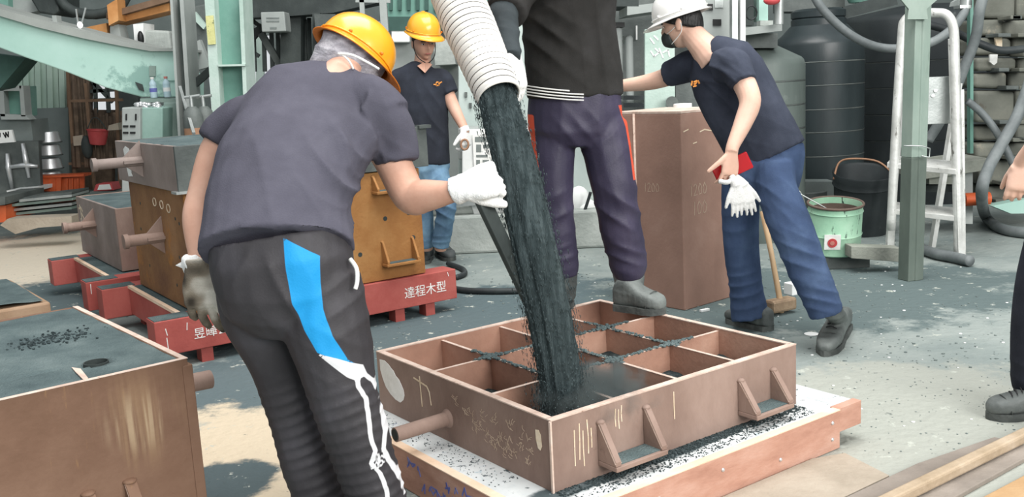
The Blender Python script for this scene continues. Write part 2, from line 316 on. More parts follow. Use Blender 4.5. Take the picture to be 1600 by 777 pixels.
M['rod'] = mat('rusty_rod', ['453a30', '5b4c3f', '72604f'], .8, scale=6, bump=.1)
M['rack_orange'] = mat('rusty_rack', ['65503f', '7d6450'], .8, scale=5, bump=.1)
M['copper'] = mat('copper_brown', ['8d6a52', 'a37d62'], .6, scale=5, bump=.05)
M['clod']=mat('grey_clod', ['616c6c','727c7a','868f8b'], .95, scale=9, bump=.2, spec=.1)
M['desk_green']=mat('grey_green_desk_paint',['78968d','8aa79e','9ab5ad'],.6,scale=2,bump=.04,spots=[('6a857c',4,.62,.12)])
M['chalk_faint']=mat('faint_chalk',['ac9684','baa591','c6b19e'],.95,scale=30,bump=0)
M['rust_streak']=mat('rust_streak',['8f6536','a57b48','b38c5c'],.9,scale=20,bump=0)
M['steel_grey_brown']=mat('grey_brown_steel',['766a64','877a74','978a84'],.7,scale=3,bump=.08,spots=[('a89a90',3,.6,.2,(1,1,.25)),('5f524a',5,.66,.12)])
# ------------------------------------------------------------------ setting
fl = MB().add([(-16, -4, 0), (16, -4, 0), (16, 18, 0), (-16, 18, 0)], [(0, 1, 2, 3)]).build('floor', M['floor'], origin=(0, 0, 0)); struct(fl)
YB = 14.5
wb = MB()
wb.box(-16, -6.75, YB, YB+.15, 0, 7); wb.box(-6.75, -4.3, YB, YB+.15, 0, 1.08); wb.box(-5.6, -4.3, YB, YB+.15, 1.08, 3.4); wb.box(-6.75, -5.6, YB, YB+.15, 1.8, 3.4); wb.box(-6.75, 16, YB, YB+.15, 3.4, 7)
wb.box(-4.3, 16, YB, YB+.15, 0, 1.0); wb.box(-2.9, 16, YB, YB+.15, 1.0, 3.4); wb.box(-4.3, -2.9, YB, YB+.15, 2.1, 3.4)
struct(wb.build('wall_back', M['wall_grey']))
struct(MB().box(-16.15, -16, -4, 18, 0, 7).build('wall_left', M['wall_grey']))
struct(MB().box(9, 9.15, 4.5, YB, 0, 7).build('wall_right', M['wall_grey']))
struct(MB().box(-16, 9, 10.4, YB, 7.0, 7.15).build('ceiling', M['wall_grey']))

# ------------------------------------------------------------------ the mould box on its pallet
K = .968
MF = Fr((.0888*K, 2.804*K), .627)
L1, L2, ZT, HM = 1.0789*K, 1.151*K, .3628, .223
ZB = ZT - HM; TW = .021
mb_ = thing('mould_box', 'open brown steel mould box with twelve square cells being filled with black sand', 'mould box', MF.p(L2/2, L1/2, ZB))
def mwall(a0, a1, b0, b1):
    o = MF.box(MB(), a0, a1, b0, b1, ZB, ZT-.004).build('side_plate', [M['steel_brown'], M['steel_inner']], mb_)
    for p in o.data.polygons:            # the inside was left in bare red oxide
        c = p.center + Vector(mb_['_o']); d = c - MF.o; a, b = d.dot(MF.u), d.dot(MF.w)
        n = p.normal; q = Vector((MF.u*(L2/2) + MF.w*(L1/2))) - Vector((d.x, d.y, 0))
        if abs(n.z) < .5 and n.dot(q) > 0 and min(a, L2-a, b, L1-b) > TW*.7: p.material_index = 1
    return o
mwall(0, L2, 0, TW); mwall(0, L2, L1-TW, L1); mwall(0, TW, TW, L1-TW); mwall(L2-TW, L2, TW, L1-TW)
for a0, a1, b0, b1 in ((0, L2, 0, TW), (0, L2, L1-TW, L1), (0, TW, TW, L1-TW), (L2-TW, L2, TW, L1-TW)):
    MF.box(MB(), a0-.001, a1+.001, b0-.001, b1+.001, ZT-.004, ZT).build('rim_strip', M['edge_steel'], mb_)
DT = .011
ca = [L2*i/4 for i in range(5)]; cb = [L1*i/3 for i in range(4)]
for a in ca[1:-1]: MF.box(MB(), a-DT/2, a+DT/2, TW, L1-TW, ZB, ZT-.012).build('divider_plate', M['steel_inner'], mb_)
for b in cb[1:-1]:
    for i in range(4): MF.box(MB(), ca[i]+(TW if i == 0 else DT/2), ca[i+1]-(TW if i == 3 else DT/2), b-DT/2, b+DT/2, ZB, ZT-.012).build('divider_plate', M['steel_inner'], mb_)
for a in ca[1:-1]: MF.box(MB(), a-DT/2-.001, a+DT/2+.001, TW, L1-TW, ZT-.012, ZT-.0105).build('divider_edge', M['edge_steel'], mb_)
for b in cb[1:-1]: MF.box(MB(), TW, L2-TW, b-DT/2-.001, b+DT/2+.001, ZT-.012, ZT-.011).build('divider_edge', M['edge_steel'], mb_)
def lug(fr, par, a0, a1, z, zt, b=0.0, d=.085, m='steel_brown', rim='edge_steel', sg=-1, gw=.013):   # a carrying bracket: shelf on two gusset plates
    o = MB(); fr.box(o, a0-.012, a1+.012, *sorted((b+sg*d, b+sg*.0005)), z, z+.016)
    lg = o.build('lifting_lug', M[m], par, bevel=.003)
    for a in (a0, a1):
        g = MB(); w = fr.u*gw
        g.prism([fr.p(a-gw/2, b+sg*.0005, z+.016), fr.p(a-gw/2, b+sg*(d-.004), z+.016), fr.p(a-gw/2, b+sg*(d-.004), z+.03), fr.p(a-gw/2, b+sg*.014, zt), fr.p(a-gw/2, b+sg*.0005, zt)], w)
        gg = g.build('gusset', M[m], lg, bevel=.002); MB().bar(fr.p(a, b+sg*(d-.006), z+.024), fr.p(a, b+sg*.008, zt-.004), gw+.0015, .004, upv=fr.w*sg+Vector((0, 0, .6))).build('plate_edge', M[rim], lg)
        wl = MB().ball(fr.p(a, b+sg*.002, zt), (.0045+gw*.5, .0045+gw*.5, .009)); wl.build('weld', M[m], lg, smooth='all')
    s_ = MB(); fr.box(s_, a0+.01, a1-.01, *sorted((b+sg*(d-.012), b+sg*.004)), z+.016, z+.0185); s_.build('sand_dusting', M['sand'], lg, kind='stuff')
lug(MF, mb_, .185, .375, ZB+.036, ZT-.052, gw=.022); lug(MF, mb_, .815, .985, ZB+.036, ZT-.066, gw=.022)
pipe = MB().tube([MF.p(-.0005, .565, .222), MF.p(-.205, .565, .218)], .0245, 20)
pp = pipe.build('carrying_pipe', M['steel_brown'], mb_, smooth=True)
MB().tube([MF.p(-.2051, .565, .218), MF.p(-.2066, .565, .218)], .019, 20).build('pipe_bore', M['dark'], pp, smooth=True)
MB().lathe(MF.p(-.0005, .565, .222), -MF.u, [(.034, 0), (.031, .006), (.0245, .012)], 18).build('weld', M['steel_brown'], pp, smooth=True)
MF.box(MB(), -.006, .0, -.004, .004, ZB, ZT-.004).build('corner_weld', M['edge_steel'], mb_)
def left_face(a, z): return MF.p(-.0006, a, z), -MF.u
def front_face(a, z): return MF.p(a, -.0006, z), -MF.w
# white paint blot and the chalk writing on the left plate
blot = [(1.02, .335), (.985, .338), (.955, .33), (.935, .318), (.92, .312), (.905, .296), (.885, .288), (.868, .27), (.856, .255), (.852, .235), (.862, .215), (.885, .2), (.92, .203), (.955, .216), (.985, .235), (1.005, .262), (1.02, .295)]
MB().prism([MF.p(-.0004, a, z) for a, z in blot], -MF.u*.0014).build('white_paint_blot', M['white_paint'], mb_, label='white paint blot on the left plate')
wr = [[(.735, .331), (.73, .225)], [(.775, .318), (.69, .306), (.675, .288), (.668, .245)]]
strokes(wr, left_face, .0055, .001).build('chalk_mark', M['chalk'], mb_)
random.seed(11); sc = []
def glyph(a, z, s):                      # faint scrawled characters, half rubbed out
    for k in range(random.randint(6, 9)):
        x, y = rnd(-.4, .4)*s, rnd(-.4, .4)*s; an = random.choice((0, 1.5, .8, 2.2)) + rnd(-.2, .2); l = s*rnd(.3, .6)
        pts = [(a+x, z+y), (a+x+math.cos(an)*l*.5+rnd(-.1, .1)*s, z+y+math.sin(an)*l*.5), (a+x+math.cos(an+.3)*l, z+y+math.sin(an+.3)*l)]
        sc.append(pts)
for a, z, s in [(.5, .295, .035), (.44, .28, .04), (.405, .262, .04), (.35, .283, .034), (.29, .285, .038), (.2, .29, .036), (.13, .28, .045), (.375, .245, .04), (.4, .225, .035), (.33, .22, .045), (.28, .215, .04), (.25, .235, .035), (.21, .225, .045), (.19, .2, .04), (.24, .195, .04), (.29, .195, .035), (.15, .235, .034), (.1, .235, .03), (.12, .2, .03)]: glyph(a, z, s)
strokes(sc, left_face, .0018, .0006).build('chalk_scrawl', M['chalk_faint'], mb_, kind='stuff')
MB().prism([MF.p(-.0004, a, z) for a, z in [(.075, .315), (.06, .318), (.05, .305), (.046, .27), (.055, .255), (.066, .26), (.074, .285)]], -MF.u*.001).build('chalk_dab', M['chalk'], mb_)
dr = []
for a, z0, z1 in [(.085, .31, .2), (.105, .325, .215), (.118, .3, .19), (.135, .33, .225), (.15, .3, .24), (.25, .335, .28), (.262, .33, .27), (.275, .34, .29), (.5, .33, .24)]:
    dr.append([(a, z0), (a+rnd(-.003, .003), (z0+z1)/2), (a+rnd(-.003, .003), z1)])
strokes(dr, front_face, .0038, .0007).build('paint_drip', M['chalk'], mb_, kind='stuff')

# sand lying in the cells, on the dividers and heaped where the stream lands
def sand_patch(fr, a0, a1, b0, b1, z, amp, name, n=14, peak=None, m='sand_dark'):
    mb = MB(); vs = []; ph = rnd(0, 9)
    for i in range(n+1):
        for j in range(n+1):
            a = a0+(a1-a0)*i/n; b = b0+(b1-b0)*j/n
            h = amp*(math.sin(7*i/n+ph)*math.cos(6*j/n+ph*2)*.5 + rnd(-.3, .3))
            if peak: d = math.hypot((a-peak[0])/peak[2], (b-peak[1])/peak[2]); h += peak[3]*math.exp(-d*d)
            vs.append(fr.p(a, b, z+h))
    fs = [(i*(n+1)+j, (i+1)*(n+1)+j, (i+1)*(n+1)+j+1, i*(n+1)+j+1) for i in range(n) for j in range(n)]
    mb.add(vs, fs); o = mb.build(name, M[m], smooth='all'); return o
random.seed(3)
desc = {0: 'front row', 1: 'middle row', 2: 'back row'}
for i in range(4):
    for j in range(3):
        a0 = ca[i]+(TW if i == 0 else DT/2); a1 = ca[i+1]-(TW if i == 3 else DT/2); b0 = cb[j]+(TW if j == 0 else DT/2); b1 = cb[j+1]-(TW if j == 2 else DT/2)
        if j == 2 and i == 0 : continue
        z = ZB + (.012 if j == 2 else (.115 if i else .09))
        pk = ((a0+a1)/2+.01, (b0+b1)/2, .1, .06) if (i, j) == (0, 0) else ((a0+.06, (b0+b1)/2-.03, .1, .07) if (i, j) == (1, 0) else None)
        pat = ('sand_dark' if j < 2 else 'sand')
        if j == 2:                        # only a little sand has been spilt into the back cells
            a1m = a0+(a1-a0)*.6
            o = sand_patch(MF, a0+.01, a1m, b0+.01, b0+(b1-b0)*.55, ZB+.012, .006, 'cell_sand', 8, None, 'sand')
        else: o = sand_patch(MF, a0, a1, b0, b1, z, .012, 'cell_sand', 14, pk, pat)
        ordn = ['first', 'second', 'third', 'fourth'][i]
        tag(o, 'black sand on the bottom of the %s cell from the left end in the %s of the mould box' % (ordn, desc[j]), 'sand', 'sand in the mould box cells', 'stuff')
mb = MB()
def crumbs(p, q, n, w, s0, s1):
    for k in range(n):
        t = random.random(); c = p.lerp(q, t) + Vector((rnd(-w, w), rnd(-w, w), rnd(0, .003))); s = rnd(s0, s1)
        mb.ball(c, (s, s, s*.6), 5, 3)
zt = ZT-.011
for a in (1, 2, 3):
    crumbs(MF.p(ca[a], cb[1]-.05, zt), MF.p(ca[a], cb[2]+.12, zt), 150, .008, .003, .009)
for b in (1, 2):
    crumbs(MF.p(ca[0]+.2 if b == 2 else ca[1]-.05, cb[b], zt), MF.p(ca[3]+.12, cb[b], zt), 260, .008, .003, .009)
for a in (1, 2, 3):
    for b in (1, 2): crumbs(MF.p(ca[a]-.03, cb[b], zt), MF.p(ca[a]+.03, cb[b], zt), 60, .02, .003, .009)
tag(mb.build('divider_crumbs', M['sand'], smooth='all'), 'crumbs of grey sand lying along the tops of the mould box dividers', 'sand', kind='stuff')

# pallet under the mould box: red-brown timber, white-faced board on top
pal = thing('mould_pallet', 'reddish timber pallet with a white faced top under the mould box', 'pallet', MF.p(.6, .45, 0))
MF.box(MB(), -.125, 1.2, -.118, 1.12, .118, ZB-.0005).build('top_board', M['white_board'], pal, bevel=.002)
MF.box(MB(), -.135, 1.165, -.148, -.118, .002, ZB+.0).build('side_board', M['red_wood'], pal, bevel=.002)
MF.box(MB(), 1.165, 1.30, -.14, -.105, .055, ZB+.003).build('end_block', M['red_wood'], pal, bevel=.002)
MF.box(MB(), 1.20, 1.295, -.105, 1.0, .06, ZB).build('end_board', M['white_board'], pal, bevel=.002)
MF.box(MB(), -.155, -.125, -.148, 1.12, .002, ZB-.001).build('side_board', M['red_wood'], pal, bevel=.002)
MF.box(MB(), -.156, -.123, -.1475, 1.12, ZB-.001, ZB+.0025).build('edge_strip', M['pale_wood'], pal)
MF.box(MB(), -.12, 1.165, -.149, -.117, ZB, ZB+.003).build('edge_strip', M['pale_wood'], pal)
MF.box(MB(), -.1, 1.15, .4, .48, .0, .117).build('bearer', M['red_wood'], pal)
MF.box(MB(), -.1, 1.15, .98, 1.06, .0, .117).build('bearer', M['red_wood'], pal)
for a, z in ((.28, .085), (.56, .095), (1.12, .105), (1.12, .045), (.84, .05)):
    MB().lathe(MF.p(a, -.1478, z), -MF.w, [(.007, 0), (.007, .003), (.004, .006)], 8).build('bolt', M['silver'], pal, smooth=True)
bi = []
random.seed(5)
for k in range(26):
    b = rnd(.1, .75); z = rnd(.02, .1); bi.append([(b, z), (b+rnd(-.02, .02), z+rnd(.01, .03)), (b+rnd(-.03, .03), z+rnd(-.01, .02))])
strokes(bi, lambda a, z: (MF.p(-.1555, a, z), -MF.u), .006, .0008).build('blue_scribble', M['blue_ink'], pal, kind='stuff')
dust = MB(); random.seed(9)
for k in range(2600):
    a = rnd(0.0, 1.1); b = rnd(-.105, -.002)
    if random.random() < .35: b = rnd(-.05, -.002)
    if a < .12 and random.random() < .7: continue
    s = rnd(.001, .0032)*(1.2 if b > -.05 else .8); dust.ball(MF.p(a, b, ZB+.001), (s*1.5, s*1.5, s*.5), 5, 3)
for k in range(260):
    a = rnd(-.11, -.01); b = rnd(.15, 1.0); s = rnd(.0008, .0022); dust.ball(MF.p(a, b, ZB+.001), (s*1.5, s*1.5, s*.5), 4, 3)
tag(dust.build('spilt_sand', M['sand_dark'], smooth='all'), 'dark sand spilt on the white pallet top beside the mould box', 'sand', kind='stuff')

# ------------------------------------------------------------------ hose and falling sand
def ribbed_hose():
    pts = smoothpath([W(779, 150, 3.0), W(752, 85, 3.1), W(722, 14, 3.22), W(690, -70, 3.38), W(668, -170, 3.6)], 10)
    t = thing('ribbed_hose', 'wide white ribbed fabric hose pouring black sand from above', 'hose', pts[0])
    a = MB(); b = MB(); L = 0; seg = []
    tot = sum((pts[i+1]-pts[i]).length for i in range(len(pts)-1)); n = int(tot/.0055); cur = []
    acc = [0]
    for i in range(len(pts)-1): acc.append(acc[-1]+(pts[i+1]-pts[i]).length)
    def at(s):
        for i in range(len(pts)-1):
            if acc[i+1] >= s: return pts[i].lerp(pts[i+1], (s-acc[i])/(acc[i+1]-acc[i]))
        return pts[-1]
    pitch = .0225
    P_, R_ = [], []
    for k in range(n+1):
        s = tot*k/n; ph = (s/pitch) % 1; base = .0655 + .0135*min(1, s/.28)
        P_.append(at(s)); R_.append(base + .0045*math.sin(math.pi*ph)**.7)
    inner = [p for p in P_]; 
    a.tube(P_, R_, 40, cap=False); a.tube(P_, [r-.004 for r in R_], 40, cap=False)
    a.build('hose_wall', M['hose_white'], t, smooth='all')
    k0 = 0
    s = pitch
    while s < tot-.01:                    # the wire hoops between the ribs
        c = at(s); d = (at(min(s+.01, tot))-at(max(0, s-.01))).normalized(); x = d.orthogonal().normalized(); y = d.cross(x)
        r = .0655 + .0135*min(1, s/.28) + .0012
        hb = MB().tube([c + (x*math.cos(q*math.pi/18) + y*math.sin(q*math.pi/18))*r for q in range(36)], .0015, 5, closed=True)
        hb.build('wire_hoop', M['hose_wire'], t, smooth='all'); s += pitch
    d = (pts[1]-pts[0]).normalized()
    x = d.orthogonal().normalized(); y = d.cross(x)
    MB().tube([pts[0] + (x*math.cos(q*math.pi/24) + y*math.sin(q*math.pi/24))*.0655 for q in range(48)], .0035, 6, closed=True).build('mouth_ring', M['hose_white'], t, smooth='all')
ribbed_hose()
def falling_sand():
    random.seed(21)
    path = smoothpath([W(766, 105, 3.06), W(780, 170, 2.99), W(803, 255, 2.965), W(830, 370, 2.95), W(855, 480, 2.95), W(872, 570, 2.955), W(880, 640, 2.96), W(883, 690, 2.965)], 10)
    n = len(path); mb = MB(); m = 72; o = []
    for i, p in enumerate(path):
        t = i/(n-1); r = .05 + .014*math.sin(t*3.1) + (.012 if t > .8 else 0)*((t-.8)/.2)
        for j in range(m):
            a = 2*math.pi*j/m
            q = 1 + .07*math.sin(5*a+1.3+t*2) + .05*math.sin(11*a+t*3) + .035*math.sin(23*a+2-t*4) + .02*math.sin(37*a+t*9) + rnd(-.02, .02)
            o.append(p + Vector((math.cos(a)*r*q, math.sin(a)*r*q*.75, 0)))
    fs = [(i*m+j, i*m+(j+1) % m, (i+1)*m+(j+1) % m, (i+1)*m+j) for i in range(n-1) for j in range(m)]
    mb.add(o, fs)
    for k in range(5200):                 # loose grains and wisps round the core
        t = random.random()**.8; i = min(n-2, int(t*(n-1))); p = path[i].lerp(path[i+1], t*(n-1)-i)
        a = rnd(0, 6.283); rr = .058 + .012*math.sin(t*3.1) + abs(random.gauss(0, .007 + .02*t*t))
        c = p + Vector((math.cos(a)*rr, math.sin(a)*rr*.8, rnd(-.01, .01))); s = rnd(.0008, .0022); l = rnd(.004, .022)
        d = (path[i+1]-path[i]).normalized()
        mb.add([c+Vector((s, 0, 0)), c+Vector((-s*.5, s*.8, 0)), c+Vector((-s*.5, -s*.8, 0)), c+d*l], [(0, 1, 2), (0, 1, 3), (1, 2, 3), (2, 0, 3)])
    tag(mb.build('falling_sand', M['sand_dark'], smooth='all'), 'thick stream of black sand falling from the ribbed hose into the mould box', 'sand', kind='stuff')
    pb = MB()                             # the splash rolling away from the foot of the stream
    for k in range(5200):
        u = random.random(); a = .15 + u*.25 + random.gauss(0, .035); b = .15 + random.gauss(0, .055)
        z = ZB + .11 + abs(random.gauss(0, .06))*(1.15-u); s = rnd(.0009, .0026)
        if z > ZT-.03 and (a > .36): z = ZT-.05
        pb.ball(MF.p(min(max(a, .04), .4), min(max(b, .04), .3), z), s, 5, 3)
    tag(pb.build('sand_splash', M['sand'], smooth='all'), 'puff of sand grains splashing beside the foot of the falling stream', 'sand', kind='stuff')
falling_sand()
def dust_cloud():
    m = bpy.data.materials.new('sand_dust'); m.use_nodes = True; nt = m.node_tree; nt.nodes.remove(nt.nodes['Principled BSDF'])
    v = nt.nodes.new('ShaderNodeVolumePrincipled'); v.inputs['Color'].default_value = lin('97a3a3'); v.inputs['Anisotropy'].default_value = .2
    tc = nt.nodes.new('ShaderNodeTexCoord'); n = nt.nodes.new('ShaderNodeTexNoise'); n.inputs['Scale'].default_value = 16; n.inputs['Detail'].default_value = 5; nt.links.new(tc.outputs['Object'], n.inputs['Vector'])
    ln = nt.nodes.new('ShaderNodeVectorMath'); ln.operation = 'MULTIPLY'; ln.inputs[1].default_value = (1/.2, 1/.2, 1/.1); nt.links.new(tc.outputs['Object'], ln.inputs[0])
    l2 = nt.nodes.new('ShaderNodeVectorMath'); l2.operation = 'LENGTH'; nt.links.new(ln.outputs[0], l2.inputs[0])
    ad = nt.nodes.new('ShaderNodeMath'); ad.operation = 'MULTIPLY_ADD'; nt.links.new(n.outputs['Fac'], ad.inputs[0]); ad.inputs[1].default_value = 1.5; nt.links.new(l2.outputs['Value'], ad.inputs[2])
    mr = nt.nodes.new('ShaderNodeMapRange'); mr.inputs[1].default_value = 1.7; mr.inputs[2].default_value = .9; mr.inputs[3].default_value = 0; mr.inputs[4].default_value = 34; nt.links.new(ad.outputs[0], mr.inputs[0]); nt.links.new(mr.outputs[0], v.inputs['Density'])
    nt.links.new(v.outputs[0], nt.nodes['Material Output'].inputs['Volume'])
    c = MF.p(.29, .15, ZB+.2); o = MB().ball((0, 0, 0), (.23, .23, .12), 24, 14)
    o.v = [c + p for p in o.v]; ob = o.build('dust_cloud', m, origin=c, smooth='all'); tag(ob, 'puff of grey dust hanging over the foot of the falling sand', 'dust', kind='stuff')
dust_cloud()
# tamping bar held by the bent worker
ba, bb = W(742, 288, 2.86), W(845, 505, 3.0)
d_ = (bb-ba).normalized()
tb = MB().bar(ba + d_*.012, bb + d_*.12, .05, .02, upv=(.75, -.65, .1))
tag(tb.build('tamping_bar', M['dark'], bevel=.003), 'flat black bar held by the bent worker beside the falling sand', 'tamper')

# ------------------------------------------------------------------ stacks behind: red pallets and moulding flasks
SF = Fr((-1.765, 4.68), math.radians(34.6))
def red_pallet(fr, a1, b1, label, writing):
    t = thing('red_pallet', label, 'pallet', fr.p(a1/2, b1/2, 0), 'red steel pallets')
    zt_, zb_ = .25, .075
    for b in (0, b1-.14):
        fr.box(MB(), 0, a1, b, b+.14, zb_, zt_).build('cross_beam', M['red'], t, bevel=.004)
        fr.box(MB(), .005, .19, b+.01, b+.13, zt_, zt_+.004).build('sand_dusting', M['sand'], t, kind='stuff')
        for a in (.25, .62, 1.0, 1.36, 1.56):
            if a < a1-.05: fr.box(MB(), a-.03, a+.03, b+.02, b+.1, 0, zb_).build('foot', M['red'], t)
    for a in (.15, a1-.2):
        o = MB(); fr.box(o, a, a+.05, .14, b1-.14, zb_+.01, zt_-.012).build('side_beam', M['red'], t, bevel=.003)
        fr.box(MB(), a-.004, a+.02, .14, b1-.14, zt_-.012, zt_+.004).build('edge_strip', M['pale_wood'], t)
    fr.box(MB(), .171, a1-.17, .14, b1-.14, zt_-.03, zt_-.002).build('deck', M['sand'], t)
    if writing:
        for txt, a, s in writing: text_mesh(txt, s, fr.p(a, -.0012, zb_+.06), fr.u, (0, 0, 1), 'lettering', M['white_paint'], t)
    random.seed(int(fr.o.x*100) & 255); dr = []
    for k in range(5):
        a = random.choice((rnd(.02, .16), rnd(a1-.25, a1-.02))); z = rnd(.15, .245); dr.append([(a, z), (a+rnd(-.006, .006), z-rnd(.02, .07))])
    strokes(dr, lambda a, z: (fr.p(a, -.0006, z), -fr.w), .0042, .0008).build('paint_drip', M['white_paint'], t, kind='stuff')
    return t
red_pallet(SF, 1.735, 1.22, 'red steel pallet with white painted lettering under the tall rusty flask', [('昱曄公司', .185, .06), ('達程木型', 1.385, .07)])
SF2 = Fr(SF.p(-.02, 1.40, 0)[:2], math.radians(34.6))
red_pallet(SF2, 1.6, 1.2, 'red steel pallet without lettering under the low brown flask', None)

def pin_handle(fr, par, a, b, z, l, r, m='steel_brown'):      # round carrying bar with its gusset on a left face
    o = MB().tube([fr.p(a-.0005, b, z), fr.p(a-l, b, z)], r, 18).build('carrying_bar', M[m], par, smooth=True)
    MB().tube([fr.p(a-l+.02, b, z), fr.p(a-l-.004, b, z)], r*1.28, 18).build('bar_collar', M[m], o, smooth=True)
    g = MB().prism([fr.p(a-.0005, b-.009, z+r*.7), fr.p(a-min(.45*l, .1), b-.009, z+r*.7), fr.p(a-.0005, b-.009, z+r+.08)], fr.w*.018); g.build('gusset', M[m], o)
    g = MB(); fr.box(g, a-min(.45*l, .1), a-.0005, b-r*1.5, b+r*1.5, z-.008, z+.008); g.build('bar_plate', M[m], o)
    g = MB().prism([fr.p(a-.0005, b-.009, z-r*.7), fr.p(a-min(.4*l, .09), b-.009, z-r*.7), fr.p(a-.0005, b-.009, z-r-.06)], fr.w*.018); g.build('gusset', M[m], o)

tf = thing('tall_flask', 'tall rust stained steel flask with bolt holes on the lettered red pallet', 'moulding flask', SF.p(.88, .55, .255), 'moulding flasks')
A0, A1, B0, B1, Z0, Z1 = .215, 1.545, .02, 1.06, .255, .862
SF.box(MB(), A0, A0+.022, B0+.022, B1-.022, Z0, Z1).build('side_plate', M['rust_brown'], tf, bevel=.003)
SF.box(MB(), A0, A1, B0, B0+.022, Z0, Z1).build('side_plate', M['rust_orange'], tf, bevel=.003, label='orange rusted front plate')
SF.box(MB(), A1-.022, A1, B0+.022, B1-.022, Z0, Z1).build('side_plate', M['rust_orange'], tf, bevel=.003)
SF.box(MB(), A0, A1, B1-.022, B1, Z0, Z1).build('side_plate', M['rust_brown'], tf, bevel=.003)
SF.box(MB(), A0+.022, A1-.022, B0+.022, B1-.022, Z1-.05, Z1-.03).build('sand_fill', M['sand'], tf, kind='stuff')
pin_handle(SF, tf, A0, .46, .60, .2, .03)
lug(SF, tf, 1.28, 1.47, .335, .47, b=B0, m='rust_orange', rim='rust_orange', d=.07); lug(SF, tf, 1.25, 1.42, .745, .84, b=B0, m='rust_orange', rim='rust_orange', d=.07)
for a, z in ((.95, .62), (1.1, .6), (1.31, .6), (1.46, .615), (1.14, .42), (1.48, .47), (.8, .45), (1.1, .76), (.6, .6), (.5, .42)):
    MB().tube([SF.p(a, B0-.0012, z), SF.p(a, B0+.002, z)], .013, 14).build('bolt_hole', M['dark'], tf, smooth=True)
for b, z in ((.55, .78), (.42, .775), (.30, .765)):
    MB().tube([SF.p(A0-.0008, b+.03*math.cos(q*.5236), z+.022*math.sin(q*.5236)) for q in range(12)], .003, 5, closed=True).build('chalk_ring', M['chalk'], tf, smooth='all')
for b, z in ((.2, .72), (.14, .7), (.85, .75), (.9, .6), (.2, .52), (.12, .45), (.8, .4), (.3, .36)):
    MB().tube([SF.p(A0-.0012, b, z), SF.p(A0+.002, b, z)], .009, 10).build('bolt_hole', M['dark'], tf, smooth=True)

uf = thing('upper_flask', 'shallow grey brown flask filled with sand on top of the tall flask', 'moulding flask', SF.p(.95, .6, .868), 'moulding flasks')
Z2, Z3 = .868, 1.095
SF.box(MB(), .19, 1.6, .0, .02, Z2, Z3).build('side_plate', M['iron'], uf, bevel=.003)
SF.box(MB(), .19, .212, .02, 1.16, Z2, Z3).build('side_plate', M['steel_grey_brown'], uf, bevel=.003)
SF.box(MB(), 1.578, 1.6, .02, 1.16, Z2, Z3).build('side_plate', M['iron'], uf, bevel=.003)
SF.box(MB(), .212, 1.578, 1.14, 1.16, Z2, Z3).build('side_plate', M['iron'], uf, bevel=.003)
SF.box(MB(), 1.545, 1.62, -.02, .05, Z3-.012, Z3+.006).build('rim_strip', M['iron'], uf)
sp_ = sand_patch(SF, .2, 1.59, .01, 1.15, Z3-.004, .012, 'sand_fill', 24, None, 'sand'); sp_.parent = uf; sp_.location = Vector(sp_['_o'])-Vector(uf['_o']); sp_['kind'] = 'stuff'
pin_handle(SF, uf, .19, .62, 1.0, .25, .028, 'steel_grey_brown')
SF.box(MB(), .17, .32, -.025, .06, Z2-.006, Z2+.006).build('foot_plate', M['galv'], uf)
MB().prism([SF.p(.1895, b, z) for b, z in [(.98, 1.05), (.93, 1.07), (.86, 1.06), (.83, 1.03), (.84, .99), (.9, .98), (.96, 1.0)]], -SF.u*.0015).build('white_paint_blot', M['white_paint'], uf)
MB().prism([SF.p(.1895, b, z) for b, z in [(.95, .95), (.85, .955), (.86, .92), (.84, .905), (.93, .9)]], -SF.u*.0015).build('white_paint_blot', M['white_paint'], uf)
strokes([[(.79, 1.0), (.76, 1.05), (.72, 1.07), (.7, 1.03), (.73, .99)]], lambda a, z: (SF.p(.1894, a, z), -SF.u), .012, .001).build('white_paint_blot', M['white_paint'], uf)

lf = thing('low_flask', 'low purplish brown flask with a carrying bar on the red pallet without lettering', 'moulding flask', SF.p(.85, 2.2, .255), 'moulding flasks')
a0, a1, b0, b1, z0, z1 = .24, 1.08, 1.58, 2.72, .255, .655
SF.box(MB(), a0, a0+.02, b0+.02, b1-.02, z0, z1).build('side_plate', M['steel_grey_brown'], lf, bevel=.003)
SF.box(MB(), a0, a1, b0, b0+.02, z0, z1).build('side_plate', M['steel_brown'], lf, bevel=.003)
SF.box(MB(), a1-.02, a1, b0+.02, b1-.02, z0, z1).build('side_plate', M['steel_brown'], lf, bevel=.003)
SF.box(MB(), a0, a1, b1-.02, b1, z0, z1).build('side_plate', M['steel_brown'], lf, bevel=.003)
SF.box(MB(), a0+.02, a1-.02, b0+.02, b1-.02, z1-.06, z1-.004).build('sand_fill', M['sand'], lf, kind='stuff')
pin_handle(SF, lf, a0, 2.2, .5, .2, .03)
strokes([[(2.62, .6), (2.6, .5)], [(2.66, .57), (2.6, .585), (2.55, .56)], [(2.58, .54), (2.5, .49), (2.52, .44)], [(2.63, .5), (2.62, .44)]], lambda b, z: (SF.p(a0-.0006, b, z), -SF.u), .014, .001).build('paint_mark', M['chalk'], lf)

